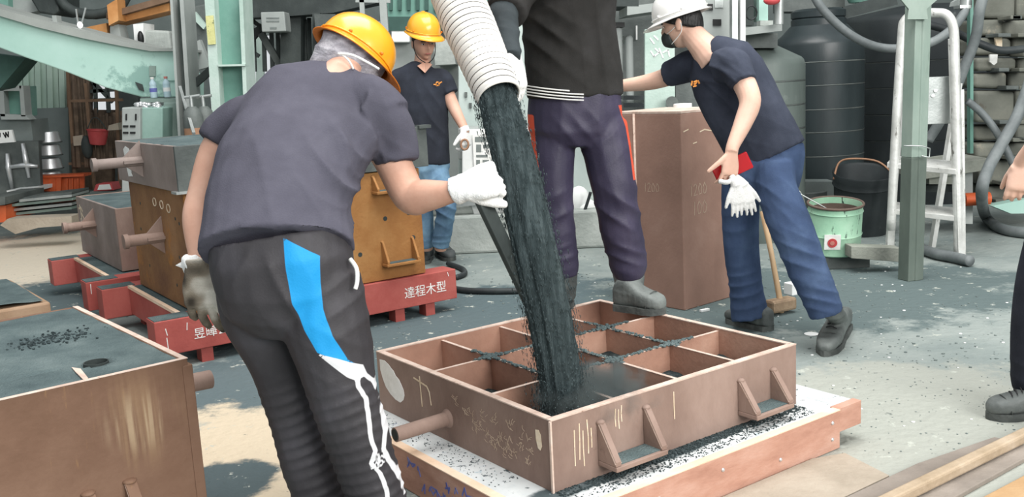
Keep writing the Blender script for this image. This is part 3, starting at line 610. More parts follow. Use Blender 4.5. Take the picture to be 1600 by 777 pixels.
# ------------------------------------------------------------------ foreground flask full of sand, and the small tan one behind it
nf = thing('foreground_flask', 'large brown steel flask packed with black sand in the left foreground', 'moulding flask', (-1.9, 2.95, .02), 'moulding flasks')
kx = F(293, 560, .55); ang = math.radians(39.5)
NF = Fr(kx[:2], ang)                      # corner nearest the middle; u runs along +u to the right, so the flask extends to -u
za, zb = .02, .55
NF.box(MB(), -1.4, 0, 0, .022, za, zb).build('side_plate', M['foreground_steel'], nf, bevel=.004)
NF.box(MB(), -.022, 0, .022, 1.1, za, zb).build('side_plate', M['foreground_steel'], nf, bevel=.004)
NF.box(MB(), -1.4, -.022, 1.08, 1.1, za, zb).build('side_plate', M['foreground_steel'], nf, bevel=.004)
NF.box(MB(), -1.4, -1.378, .022, 1.08, za, zb).build('side_plate', M['foreground_steel'], nf, bevel=.004)
NF.box(MB(), -1.4, .001, -.001, .018, zb, zb+.0012).build('rim_strip', M['edge_steel'], nf)
NF.box(MB(), -.018, .001, .018, 1.1, zb, zb+.0012).build('rim_strip', M['edge_steel'], nf)
NF.box(MB(), -.02, .012, -.004, .03, za, zb-.02).build('corner_bar', M['foreground_steel'], nf, bevel=.003)
def flask_sand():                         # packed sand top with a round vent hole pressed into it
    n = 72; vs = []; random.seed(8)
    def nl(x, y): d = F(x, y, zb) - NF.o; return d.dot(NF.u), d.dot(NF.w)
    hc = nl(150, 566); cc = nl(78, 530); gr = nl(60, 583)[1]
    for i in range(n+1):
        for j in range(n+1):
            a = -1.385+1.373*i/n; b = .012+1.075*j/n
            h = .0016*math.sin(13*a+3*b)+.001*math.sin(31*b-9*a)+rnd(-.0006, .0006)
            d = math.hypot(a-hc[0], (b-hc[1])*1.0)
            if d < .036: h -= .06
            d2 = math.hypot((a-cc[0])/.9, b-cc[1])
            if d2 < .13 and random.random() < .5: h += rnd(0, .012)*(1-d2/.13)
            h -= .008*math.exp(-((b-gr)/.009)**2)*(1 if a < hc[0]-.1 else 0)
            vs.append(NF.p(a, b, zb-.003+h))
    o = MB().add(vs, [(i*(n+1)+j, (i+1)*(n+1)+j, (i+1)*(n+1)+j+1, i*(n+1)+j+1) for i in range(n) for j in range(n)]).build('sand_fill', M['sand'], nf, smooth='all'); o['kind'] = 'stuff'
    MB().lathe(NF.p(*hc, zb-.03), (0, 0, 1), [(.034, .0), (.034, .0312), (.037, .0312), (.037, 0)], 28, cap=(True, False)).build('vent_hole', M['dark'], nf, smooth=True)
    mb = MB()
    for k in range(240):
        a = cc[0]+random.gauss(0, .07); b = cc[1]+random.gauss(0, .045); s = rnd(.002, .006); mb.ball(NF.p(a, b, zb), (s, s, s*.6), 5, 3)
    mb.build('sand_crumbs', M['sand_dark'], nf, smooth='all', kind='stuff')
    MB().prism([NF.p(*nl(x, y), zb-.001) for x, y in [(131, 595), (138, 592), (126, 577), (112, 575), (118, 582)]], (0, 0, .003)).build('bare_steel_strip', M['edge_steel'], nf)
flask_sand()
MB().tube([NF.p(-.0005, .14, .43), NF.p(.12, .14, .425)], .03, 20).build('carrying_bar', M['steel_brown'], nf, smooth=True)
lug(NF, nf, -.335, -.215, .08, .22, m='foreground_steel', d=.11, gw=.034)
sm = thing('small_tan_flask', 'small tan steel flask with sand on top at the left edge of the yard', 'moulding flask', (-2.3, 4.3, 0), 'moulding flasks')
kx = F(78, 466, .33); TF = Fr(kx[:2], math.radians(38))
TF.box(MB(), -1.0, 0, 0, .9, 0, .31).build('shell', M['tan_box'], sm, bevel=.012)
sp_ = sand_patch(TF, -.99, -.03, .02, .88, .325, .014, 'sand_fill', 14, None, 'sand'); sp_.parent = sm; sp_.location = Vector(sp_['_o'])-Vector(sm['_o']); sp_['kind'] = 'stuff'

# ------------------------------------------------------------------ boards and pole on the ground, lower right
def board(name, poly, z0, z1, m, label, cat='board'):
    o = MB().prism([MF.p(a, b, z0) for a, b in poly], (0, 0, z1-z0)).build(name, M[m], bevel=.003); return tag(o, label, cat)
board('ground_board', [(-.3, -.41), (1.06, -.41), (1.12, -.2), (1.0, -.155), (-.3, -.155)], 0, .012, 'board_tan', 'dusty tan board lying on the ground along the mould pallet')
board('ground_board', [(-.3, -.66), (1.6, -.63), (1.6, -.47), (1.2, -.42), (-.3, -.415)], 0, .016, 'board_grey', 'dusty grey brown board under the round wooden pole')
board('ground_board', [(-.3, -1.3), (1.9, -1.3), (1.7, -.70), (-.3, -.67)], 0, .014, 'board_orange', 'bare orange plywood sheet in the bottom right corner')
tag(MB().bar(MF.p(.2, -.54, .036), MF.p(2.4, -.565, .036), .042, .036).build('wooden_pole', M['pole'], bevel=.008), 'long grey wooden pole lying across the boards in the bottom right corner', 'pole')
# ------------------------------------------------------------------ machinery and clutter behind, left side
def pline(pts, Y): return [W(x, y, Y) for x, y in pts]
t = thing('inclined_chute', 'big inclined mint green steel beam rising to the left', 'chute', (-4.4, 9.2, 1.3))
pxprism([(-60, 4), (0, 22), (60, 40), (130, 58), (190, 70), (235, 79), (284, 79), (284, 152), (222, 152), (165, 137), (105, 113), (40, 90), (0, 75), (-60, 55)], 9.0, .5).build('side_plate', M['mint'], t, bevel=.01)
pxprism([(-60, -4), (0, 14), (60, 30), (130, 48), (190, 64), (238, 75), (284, 76), (284, 80), (235, 80), (190, 72), (130, 60), (60, 43), (0, 25), (-60, 8)], 8.95, .62).build('top_flange', M['mint_top'], t)
pxprism([(211, 128), (222, 132), (225, 143), (217, 140)], 8.985, .01).build('slot', M['dark'], t)
pxbox(233, 103, 243, 119, 8.985, .012).build('faded_label', M['green_grey'], t)
pxbox(261, 101, 283, 126, 8.985, .012).build('cover_plate', M['mint'], t)
tag(pxprism([(-60, 78), (40, 91), (0, 138), (-60, 150)], 9.6, .3).build('dark_hopper', M['green_dark']), 'dark green hopper side under the left end of the inclined chute', 'hopper')
def bottle(x, y, name, label, m1, m2):
    p = W(x, y, 8.85); t = thing(name, label, 'bottle', p)
    MB().lathe(p, (0, 0, 1), [(.028, 0), (.032, .01), (.032, .09), (.03, .1), (.032, .11), (.03, .13), (.014, .155), (.014, .165)], 14).build('body', M[m1], t, smooth=True)
    MB().lathe(p, (0, 0, 1), [(.0165, .163), (.0165, .182)], 12).build('cap', M[m2], t, smooth=True)
    MB().lathe(p, (0, 0, 1), [(.0325, .05), (.0325, .085)], 14, cap=(False, False)).build('wrapper', M['paper'] if m2 == 'bottle_cap' else M['blue_ink'], t, smooth=True)
bottle(241, 153, 'drink_bottle', 'small drink bottle with a pale cap on the ledge below the mint chute', 'bottle_blue', 'white_paint')
bottle(262, 152, 'drink_bottle', 'small drink bottle with a reddish cap on the ledge below the mint chute', 'bottle_blue', 'bottle_cap')
tag(pxbox(219, 154, 283, 160, 8.78, .35).build('ledge_shelf', M['green_grey']), 'narrow grey green ledge carrying two drink bottles', 'shelf')
# control desk under the ledge
t = thing('control_desk', 'grey green control desk with switches under the bottle ledge', 'control desk', W(230, 330, 8.6))
pxbox(190, 168, 219, 340, 8.2, .5).build('front_cabinet', M['grey_panel'], t, bevel=.01)
pxprism([(219, 168), (254, 168), (254, 340), (219, 340)], 8.25, .6).build('side_panel', M['desk_green'], t, bevel=.01)
pxbox(255, 160, 283, 340, 8.5, .5).build('rear_cabinet', M['green_grey'], t, bevel=.01)
for x, y in ((193, 182), (208, 182)): pxbox(x+3, y-4, x+5, y+6, 8.19, .02).build('lever', M['black'], t)
for x in (192, 203): pxbox(x, 196, x+8, 199, 8.19, .02).build('nameplate', M['black'], t)
for x in (192, 203): pxbox(x, 206, x+8, 209, 8.19, .02).build('nameplate', M['black'], t)
mb = MB(); random.seed(4)
for k in range(26): mb.ball(W(rnd(214, 250), rnd(161, 168), 8.3), (rnd(.015, .035), .03, rnd(.01, .02)), 6, 4)
tag(mb.build('crumpled_foil', M['silver'], smooth='all'), 'crumpled silver foil and rags on top of the control desk', 'foil', kind='stuff')
# columns and beams
def hcol(name, label, xs0, xs1, y0, y1, Y, mats_):
    (a, b, c), (a2, b2, c2) = xs0, xs1
    t = thing(name, label, 'column', W(b2, y1, Y))
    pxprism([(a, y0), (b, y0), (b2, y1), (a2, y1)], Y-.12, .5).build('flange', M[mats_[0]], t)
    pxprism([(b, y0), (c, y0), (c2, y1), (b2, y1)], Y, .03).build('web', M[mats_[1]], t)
    pxprism([(c-6, y0), (c, y0), (c2, y1), (c2-6, y1)], Y-.12, .3).build('flange', M[mats_[0]], t)
    return t
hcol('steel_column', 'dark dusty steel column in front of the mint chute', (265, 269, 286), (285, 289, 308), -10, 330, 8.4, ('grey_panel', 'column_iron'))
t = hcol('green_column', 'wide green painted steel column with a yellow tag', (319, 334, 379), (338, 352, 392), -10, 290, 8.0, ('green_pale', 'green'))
pxprism([(340, 101), (383, 100), (383, 103), (341, 104)], 7.86, .14).build('stiffener', M['green_pale'], t)
pxprism([(321, 25), (333, 24), (337, 69), (325, 70)], 7.86, .012).build('yellow_tag', M['yellow_tag'], t)
tag(MB().bar(W(298, 137, 8.5), W(336, 104, 8.5), .05, .06).build('brace_bar', M['dark']), 'dark diagonal brace between the dusty column and the green column', 'brace')
tag(pxprism([(296, 108), (308, 122), (308, 150), (297, 152)], 8.9, .2).build('mint_plate', M['mint']), 'small mint green plate between the dusty column and the brace', 'plate')
t = thing('orange_beam', 'orange steel beam running above the mint chute', 'beam', W(215, 35, 9.8))
pxprism([(170, 28), (264, 0), (264, 17), (170, 40)], 9.8, .3).build('web', M['orange_beam'], t)
pxprism([(166, 20), (264, -8), (264, 2), (166, 30)], 9.7, .4).build('top_flange', M['rack_orange'], t)
tag(pxprism([(167, 8), (183, -2), (185, 32), (170, 40)], 9.6, .2).build('beam_stub', M['orange_beam']), 'short upright orange steel stub at the end of the orange beam', 'beam')
tag(pxprism([(128, 44), (166, 36), (168, 56), (150, 56), (140, 52)], 9.75, .15).build('bracket_plate', M['orange_beam']), 'orange bracket plate behind the mint chute', 'bracket')
tag(pxprism([(172, 40), (185, 38), (190, 60), (172, 58)], 9.7, .2).build('grey_bracket', M['grey_panel']), 'grey plate below the orange stub', 'plate')
t = thing('machine_cover', 'pale dusty machine cover behind the dusty column', 'machine', W(240, 75, 9.7))
pxprism([(222, 46), (264, 48), (268, 78), (236, 78), (222, 70)], 9.7, .6).build('cover', M['concrete'], t, bevel=.02)
pxprism([(208, 38), (224, 36), (224, 70), (210, 64)], 9.65, .3).build('end_plate', M['paper'], t)
MB().ball(W(220, 60, 9.6), (.03, .03, .07)).build('black_knob', M['black'], t, smooth='all')
t = thing('dusty_machine', 'dark dusty machine housing between the two columns', 'machine', W(310, 100, 9.4))
pxprism([(290, 12), (325, 4), (330, 60), (326, 108), (296, 100)], 9.62, .3).build('housing', M['iron'], t, bevel=.02)
pxprism([(296, 24), (304, 18), (322, 40), (318, 46)], 9.56, .1).build('green_strip', M['green_pale'], t)
pxprism([(296, 70), (312, 62), (328, 104), (300, 112)], 9.54, .1).build('slanting_plate', M['grey_panel'], t)
# motor and wheel at the top left
t = thing('drive_motor', 'dark drive motor with a wheel ring at the top left', 'motor', W(100, 10, 10))
pxprism([(42, -10), (92, -10), (92, 18), (84, 24), (60, 20)], 10, .5).build('motor_housing', M['dark'], t, bevel=.02)
MB().tube([W(145, -10, 10) + Vector((.33*math.cos(q*.2618), .1*math.sin(q*.2618)*0, .2*math.sin(q*.2618))) for q in range(24)], .05, 8, closed=True).build('wheel_ring', M['dark'], t, smooth='all')
tag(pxprism([(12, -8), (58, -8), (64, 16), (36, 22), (14, 14)], 10.2, .2).build('grey_cowl', M['grey_panel']), 'grey metal cowl beside the dark drive motor', 'cowl')
tag(pxprism([(-40, -10), (12, -10), (13, 16), (-40, 10)], 10.1, .2).build('green_plate', M['green']), 'green plate in the top left corner', 'plate')
tag(pxprism([(81, 24), (88, 24), (90, 42), (83, 40)], 9.2, .1).build('grey_post', M['grey_panel']), 'short grey post standing on the mint chute', 'post')
t = thing('hanging_lamp', 'small bright lamp in a wire bail above the mint chute', 'lamp', W(125, 36, 9.1))
for a, b in (((119, 14), (122, 36)), ((134, 12), (128, 36))): MB().bar(W(*a, 9.1), W(*b, 9.1), .012).build('bail', M['galv'], t)
lm = bpy.data.materials.new('lamp_glow'); lm.use_nodes = True; q = lm.node_tree.nodes['Principled BSDF']; q.inputs['Emission Color'].default_value = (1, 1, 1, 1); q.inputs['Emission Strength'].default_value = 2; M['lamp'] = lm
MB().ball(W(125, 39, 9.1), (.024, .024, .03)).build('bulb', M['lamp'], t, smooth='all')
# far left: sheeting, box, door panel, racks
t = thing('corrugated_screen', 'pale green corrugated sheet screen under the mint chute', 'screen', W(70, 290, 11.5))
for i in range(8):
    x = 26+i*9.3; pxprism([(x, 92), (x+8.5, 92), (x+10.5, 172), (x+2, 172)], 11.5-(.03 if i % 2 else 0), .05).build('corrugation', M['corrugated'], t)
pxprism([(36, 170), (106, 168), (110, 337), (38, 337)], 11.45, .06).build('lower_panel', M['wall_grey'], t)
t = thing('green_frame_box', 'grey framed green box at the left edge', 'cabinet', W(18, 186, 10.5))
pxprism([(0, 135), (36, 135), (38, 182), (2, 182)], 10.6, .3).build('green_panel', M['green'], t)
for q in ([(0, 134), (33, 134), (33, 142), (0, 142)], [(0, 178), (40, 180), (47, 187), (2, 187)], [(30, 134), (36, 134), (40, 182), (33, 182)], [(-3, 134), (5, 134), (8, 182), (0, 182)]): pxprism(q, 10.5, .15).build('frame_bar', M['grey_panel'], t)
tag(pxprism([(-10, 187), (48, 187), (52, 222), (-10, 222)], 10.6, .4).build('grey_cabinet', M['wall_grey']), 'plain grey cabinet below the framed green box', 'cabinet')
t = thing('lettered_card', 'pale card with cut off black letters at the left edge', 'sign', W(12, 224, 10.2))
pxprism([(-14, 204), (18, 203), (23, 222), (-14, 225)], 10.2, .03).build('card', M['paper'], t)
strokes([[(0, 208), (0, 214)], [(5, 208), (9, 215)], [(9, 207), (9, 214)], [(9, 207), (13, 214)], [(13, 206), (13, 214)]], lambda x, y: (W(x, y, 10.198), Vector((0, -1, 0))), .012, .002).build('letters', M['black'], t)
t = thing('spattered_panel', 'dark panel spattered with silver paint at the left edge', 'panel', W(25, 302, 10.4))
pxprism([(-20, 222), (60, 220), (64, 300), (-20, 306)], 10.5, .06).build('panel', M['iron'], t)
for pl in ([(12, 240), (14, 262), (20, 296)], [(36, 224), (40, 250), (46, 278)], [(10, 262), (40, 258), (60, 260)]):
    MB().tube([W(x+rnd(-1, 1), y, 10.47) for x, y in pl], [.02, .03, .018], 7).build('silver_streak', M['silver'], t, smooth='all')
for i, (y, w) in enumerate(((204, 0), (224, 1), (245, 2), (266, 3))):
    p = W(76+w*1.5, y+19, 11.0); k = .127
    tt = thing('aluminium_pot', ['topmost', 'second', 'third', 'lowest'][i] + ' shiny aluminium pot of the stack behind the orange crate', 'pot', p, 'stacked aluminium pots')
    MB().lathe(p, (0, 0, 1), [(k*.95, 0), (k*1.05, .006), (k*.92, .1), (k*.86, .118), (k*.6, .124)], 24).build('pot_body', M['silver'], tt, smooth=True)
    MB().tube([p + Vector((k*1.08*math.cos(q*.2618), k*1.08*math.sin(q*.2618), .004)) for q in range(24)], .007, 6, closed=True).build('rim_ring', M['iron'], tt, smooth='all')
tag(pxprism([(62, 285), (104, 285), (108, 330), (62, 342)], 10.87, .26).build('pot_stand', M['dark']), 'dark stand under the stacked aluminium pots', 'stand')
# rack of rusty rods
t = thing('rod_rack', 'rusty rack of upright rods leaning behind the red bucket', 'rack', W(145, 290, 11.2))
for (a, b) in (((106, 112), (122, 341)), ((134, 130), (152, 341)), ((182, 140), (190, 341))): MB().bar(W(*a, 11.0), W(*b, 11.0), .032).build('upright', M['rack_orange'], t)
for y in (158, 256): MB().bar(W(108, y, 11.0), W(192, y-2, 11.0), .03).build('rail', M['rack_orange'], t)
random.seed(12)
for k in range(19):
    x = (106+k*3.2 if k < 10 else 138+(k-10)*6)+rnd(-1.5, 1.5); MB().tube([W(x+(0 if k < 10 else 5), (112 if k < 10 else 174)+rnd(-4, 12), 11.3), W(x+rnd(6, 14), 262, 10.9)], rnd(.012, .022), 6).build('rod', M['rod'], t, smooth='all')
tag(pxbox(98, 110, 140, 332, 11.9, .1).build('rack_back', M['rod']), 'dark rusty board behind the left half of the rod rack', 'board')
tag(pxbox(180, 120, 215, 332, 11.9, .1).build('rack_back', M['dark']), 'dark board behind the right end of the rod rack', 'board')
tag(pxbox(128, 172, 192, 332, 12.0, .1).build('rack_back', M['rod']), 'rusty low board under the bright gap behind the rod rack', 'board')
t = thing('window_grille', 'dark grille bars across the bright gap behind the rod rack', 'grille', W(160, 170, 12.2))
for a, b in (((148, 110), (150, 176)), ((166, 110), (170, 176)), ((138, 143), (186, 140)), ((138, 157), (186, 155)), ((140, 122), (176, 160)), ((138, 112), (138, 176))): MB().bar(W(*a, 11.93), W(*b, 11.93), .04).build('bar', M['dark'], t)
p = W(153, 226, 10.9)
t = thing('red_bucket', 'red plastic bucket hanging on the rod rack', 'bucket', p)
MB().lathe(p, (.12, 0, 1), [(.075, 0), (.085, .01), (.11, .15), (.118, .155), (.118, .165), (.105, .16), (.08, .02)], 24, cap=(True, True)).build('bucket_body', M['plastic_red'], t, smooth=True)
MB().tube(smoothpath([p+Vector((-.1, 0, .16)), p+Vector((-.03, 0, .28)), p+Vector((.04, 0, .28)), p+Vector((.12, 0, .15))]), .006, 6).build('handle', M['dark'], t, smooth='all')
tag(pxprism([(114, 213), (129, 211), (129, 227), (115, 228)], 10.95, .03).build('hanging_tag', M['board_tan']), 'pale square tag hanging left of the red bucket', 'tag')
tag(pxprism([(170, 196), (184, 192), (186, 203), (168, 204)], 10.7, .3).build('small_box', M['board_tan']), 'small tan box on the rod rack right of the red bucket', 'box')
tag(MB().ball(W(136, 230, 10.92), (.06, .06, .13)).build('dark_bag', M['dark'], smooth='all'), 'dark bag hanging between the pale tag and the red bucket', 'bag')
# crates and sheets on the floor at the left
def crate():
    t = thing('orange_crate', 'orange plastic crate on the floor below the aluminium pots', 'crate', F(80, 303))
    Yc = 10.7; a, b, c, d = [W(*q, Yc) for q in ((46, 300), (130, 298), (130, 276), (46, 279))]
    pxprism([(46, 278), (95, 276), (95, 300), (46, 300)], Yc, .03).build('side_panel', M['plastic_orange'], t)
    pxprism([(95, 276), (131, 274), (131, 296), (95, 300)], Yc+.06, .03).build('side_panel', M['plastic_orange'], t)
    pxprism([(46, 276), (131, 272), (131, 276), (46, 279)], Yc-.02, .2).build('rim', M['plastic_orange'], t)
    for x in (55, 65, 75, 85, 104, 112, 121): pxbox(x, 279, x+1.6, 298, Yc-.012, .03).build('rib', M['plastic_orange'], t)
    pxprism([(60, 275), (120, 272), (120, 277), (60, 279)], Yc+.05, .15).build('contents', M['dark'], t)
crate()
t = thing('red_tray', 'small red and white tray on the floor left of the upper flask', 'tray', W(160, 299, 10.8))
pxprism([(146, 299), (150, 288), (174, 286), (178, 297)], 10.55, .2).build('tray_body', M['plastic_red'], t)
pxprism([(152, 297), (155, 289), (171, 288), (174, 296)], 10.54, .02).build('tray_liner', M['paper'], t)
t = thing('sheet_pile', 'pile of grey metal sheets with pale edges at the left', 'sheets', W(60, 345, 9.6))
ss = [((10, 338), (112, 327), .0), ((14, 331), (112, 321), .03), ((8, 324), (114, 313), .06), ((30, 316), (112, 308), .09)]
for i, (a, b, d) in enumerate(ss):
    pxprism([a, b, (b[0], b[1]-4), (a[0], a[1]-4)], 9.6-.04*i, .4).build('sheet', M['galv' if i % 2 else 'green_grey'], t)
pxprism([(36, 309), (112, 300), (112, 303), (36, 313)], 9.5, .4).build('sheet', M['iron'], t)
tag(pxprism([(10, 298), (48, 295), (48, 301), (12, 304)], 10.2, .5).build('white_sheet', M['paper']), 'white sheet lying in front of the spattered panel', 'sheet')
tag(pxprism([(-30, 324), (9, 321), (9, 347), (-30, 350)], 9.4, .6).build('orange_block', M['plastic_orange']), 'orange block under the sheets at the left edge', 'block')
tag(pxprism([(0, 352), (12, 342), (112, 338), (112, 352), (60, 356), (24, 366)], 9.0, .2).build('torn_timber', M['board_tan']), 'torn pale timber plank in front of the sheet pile', 'plank')
tag(pxprism([(-30, 310), (8, 308), (8, 320), (-30, 325)], 9.3, .8).build('dark_sheet', M['iron']), 'dark sheet on top of the orange block', 'sheet')
# gas cylinders
for i, (x, lab) in enumerate(((317, 'gas cylinder with a valve standing left of the green column'), (335, 'gas cylinder half hidden behind the green column'))):
    p = W(x, 330, 7.55+.13*i); p.z = 0
    t = thing('gas_cylinder', lab, 'cylinder', p, 'gas cylinders'); zt2 = W(x, 178, 7.6).z
    MB().lathe(p, (0, 0, 1), [(.07, 0), (.075, .02), (.075, zt2-.1)], 20).build('cylinder_body', M['copper'], t, smooth=True)
    MB().lathe(p, (0, 0, 1), [(.0755, zt2-.1), (.0755, zt2-.02), (.06, zt2+.03), (.03, zt2+.06), (.02, zt2+.06)], 20).build('shoulder', M['iron'], t, smooth=True)
    MB().tube([p+Vector((0, 0, zt2+.05)), p+Vector((0, 0, zt2+.14))], .014, 10).build('valve', M['galv'], t, smooth=True)
    MB().tube([p+Vector((-.05, 0, zt2+.13)), p+Vector((.07, 0, zt2+.14))], .012, 8).build('valve_arm', M['galv'], t, smooth=True)
tag(MB().bar(W(281, 136, 7.9), W(303, 209, 7.3), .022).build('leaning_rod', M['galv']), 'thin grey rod leaning on the dusty column', 'rod')

# ------------------------------------------------------------------ centre background
t = thing('overhead_gantry', 'dark overhead steel gantry behind the bent worker', 'gantry', W(470, 30, 10.5))
pxprism([(378, -12), (600, -12), (600, 2), (520, 20), (440, 26), (378, 28)], 10.5, .35).build('girder', M['dark'], t)
pxbox(438, 14, 470, 110, 10.6, .3).build('upright', M['dark'], t)
pxbox(488, 20, 500, 110, 10.4, .2).build('upright', M['dark'], t)
t = thing('junction_box', 'grey steel box with faded lettering above the bent worker', 'box', W(426, 50, 10.26))
pxprism([(407, 19), (444, 18), (447, 49), (409, 50)], 10.26, .26).build('housing', M['grey_panel'], t, bevel=.01)
for y in (27, 32): pxbox(416, y, 436, y+2, 10.252, .01).build('faded_lettering', M['label_ink'], t)
pxbox(422, 42, 432, 45, 10.252, .01).build('faded_lettering', M['label_ink'], t)
t = thing('lattice_frame', 'lattice of thin steel bars against bright daylight behind the bent worker', 'frame', W(420, 110, 11))
for a, b in (((382, 74), (410, 40)), ((408, 52), (440, 105)), ((396, 44), (398, 112)), ((412, 50), (414, 112)), ((424, 50), (426, 112)), ((434, 48), (436, 108)), ((460, 28), (462, 100)), ((476, 30), (478, 110)), ((483, 28), (485, 110)), ((384, 74), (405, 88)), ((392, 30), (407, 42)), ((404, 22), (434, 14))):
    MB().bar(W(*a, 10.83), W(*b, 10.83), .07 if a[0] in (382, 408) else .04).build('bar', M['dark' if a[0] != 408 else 'iron'], t)
t = thing('window_shutter', 'pale patched shutter panels in the bright opening behind the gantry', 'shutter', W(430, 110, 12.5))
for x0, x1, m in ((380, 396, 'wall_grey'), (400, 412, 'green_pale'), (446, 470, 'dark'), (463, 476, 'green_pale'), (426, 436, 'wall_grey')): pxbox(x0, 40, x1, 310, 12.5, .05).build('panel', M[m], t)
pxbox(465, 62, 484, 84, 12.4, .03).build('panel', M['grey_panel'], t)
tag(pxprism([(491, 22), (524, 22), (524, 62), (494, 64)], 10.2, .22).build('grey_box', M['iron']), 'grey steel box just left of the orange helmet', 'box')
t = thing('scaffold', 'grey steel ladder frame right of the bent workers helmet', 'frame', W(590, 110, 8.6))
for a, b, w in (((565, -10), (567, 30), .04), ((598, -10), (606, 120), .06), ((556, 0), (610, 1), .04), ((566, 38), (602, 36), .03)): MB().bar(W(*a, 8.6), W(*b, 8.6), w).build('bar', M['grey_panel'], t)
t = thing('green_cladding', 'green ribbed cladding panel behind the man with the yellow helmet', 'cladding', W(650, 60, 9.8))
pxbox(604, -12, 720, 28, 9.8, .08).build('sheet', M['green'], t)
for i in range(8): pxbox(608+i*14, -12, 613+i*14, 16, 9.76, .05).build('rib', M['green_dark'], t)
pxbox(604, 26, 720, 48, 9.7, .1).build('band', M['green_dark'], t)
tag(pxprism([(611, 46), (640, 46), (640, 66), (612, 66)], 9.71, .2).build('white_box', M['paper'], bevel=.01), 'small white box left of the yellow helmet', 'box')
tag(pxbox(600, 46, 720, 330, 9.9, .1).build('grey_board', M['grey_panel']), 'plain grey board behind the man with the yellow helmet', 'board')
tag(pxprism([(676, 62), (705, 60), (712, 100), (680, 102)], 9.2, .72).build('grey_bracket', M['concrete']), 'dusty grey bracket between the yellow helmet and the ribbed hose', 'bracket')
t = thing('green_crossbeam', 'dark green crossbeam behind the ribbed hose at the top', 'beam', W(780, 30, 9.3))
pxbox(700, -15, 800, 18, 9.3, .2).build('web', M['green'], t); pxbox(700, 16, 860, 34, 9.25, .1).build('flange', M['green_dark'], t)
# machine cabinet with the notice board
t = thing('mixer_cabinet', 'tall pale grey green machine cabinet between the hose and the standing operator', 'cabinet', W(790, 350, 7.9))
pxprism([(716, 100), (742, 150), (760, 30), (950, 26), (950, 314), (716, 314)], 7.98, .7).build('housing', M['cabinet'], t, bevel=.01)
for y in (58, 83, 118): 
    pxbox(800, y-7, 809, y+7, 7.95, .04).build('push_button', M['grey_panel'], t, bevel=.006); pxbox(802, y-3, 806, y+2, 7.935, .03).build('button_cap', M['label_ink'], t)
for x, y in ((733, 165), (726, 148), (795, 180), (737, 128)): pxbox(x, y-4, x+4, y+4, 7.955, .03).build('latch', M['iron'], t)
t = thing('notice_board', 'pale board with printed notices below the ribbed hose', 'notice board', W(775, 345, 7.6))
pxprism([(722, 203), (828, 200), (828, 340), (742, 342), (722, 270)], 7.62, .1).build('board', M['paper'], t, bevel=.008)
for x0, y0, x1, y1 in ((742, 214, 764, 222), (744, 226, 752, 238), (755, 226, 766, 232), (744, 242, 762, 246), (744, 250, 750, 262), (754, 250, 764, 254), (806, 222, 822, 230), (806, 234, 815, 244)): pxbox(x0, y0, x1, y1, 7.597, .006).build('printed_block', M['label_ink'], t)
pxprism([(738, 210), (770, 209), (772, 290), (742, 291)], 7.599, .004).build('notice_sheet', M['white_paint'], t)
tag(pxprism([(715, 190), (720, 200), (748, 198), (750, 248), (716, 250)], 7.75, .2).build('side_cabinet', M['grey_panel'], bevel=.01), 'grey side cabinet behind the gloved hand of the man with the yellow helmet', 'cabinet')
t = thing('concrete_plinth', 'low pale concrete plinth in front of the mixer cabinet', 'plinth', F(820, 398))
CFp = Fr((-1.2, 7.56), -.03)
CFp.box(MB(), 0, 1.95, 0, .9, 0, .3).build('plinth_block', M['concrete'], t, bevel=.02)
CFp.box(MB(), .2, 1.6, .1, .38, .3, .37).build('ledge', M['concrete'], t, bevel=.015)
tag(CFp.box(MB(), .35, 1.4, .02, .08, .375, .41).build('steel_rail', M['galv']), 'thin steel rail on the plinth behind the tamping bar', 'rail')
t = thing('white_sack', 'crumpled white sack on the plinth between the operators legs', 'sack', W(905, 345, 7.7))
MB().ball(W(905, 316, 7.7), (.09, .07, .13)).ball(W(915, 326, 7.7), (.1, .08, .08)).build('sack_body', M['paper'], t, smooth='all')
tag(MB().tube(smoothpath([W(923, 300, 7.56), W(915, 325, 7.55), W(903, 355, 7.53)]), .012, 8).build('short_hose', M['hose_black'], smooth='all'), 'short dark hose end between the operators legs', 'hose')
p = W(773, 305, 7.72); p.z = .371
tag(MB().lathe(p, (0, 0, 1), [(.05, 0), (.055, .12), (.045, .14)], 16).build('paper_cup', M['concrete'], smooth=True), 'pale cup on the plinth beside the gloved fist', 'cup')
tag(MB().tube(smoothpath([F(712, 452, .02), F(740, 455, .02), F(800, 455, .02), F(840, 452, .02)]), .02, 10).build('floor_cable', M['hose_black'], smooth='all'), 'black cable on the floor right of the lettered red pallet', 'cable')
tag(MB().tube(smoothpath([F(700, 412, .02), F(722, 420, .02), F(726, 428, .02), F(712, 434, .02)]), .018, 10).build('floor_cable', M['hose_black'], smooth='all'), 'short curved black cable beside the boots of the man with the yellow helmet', 'cable')
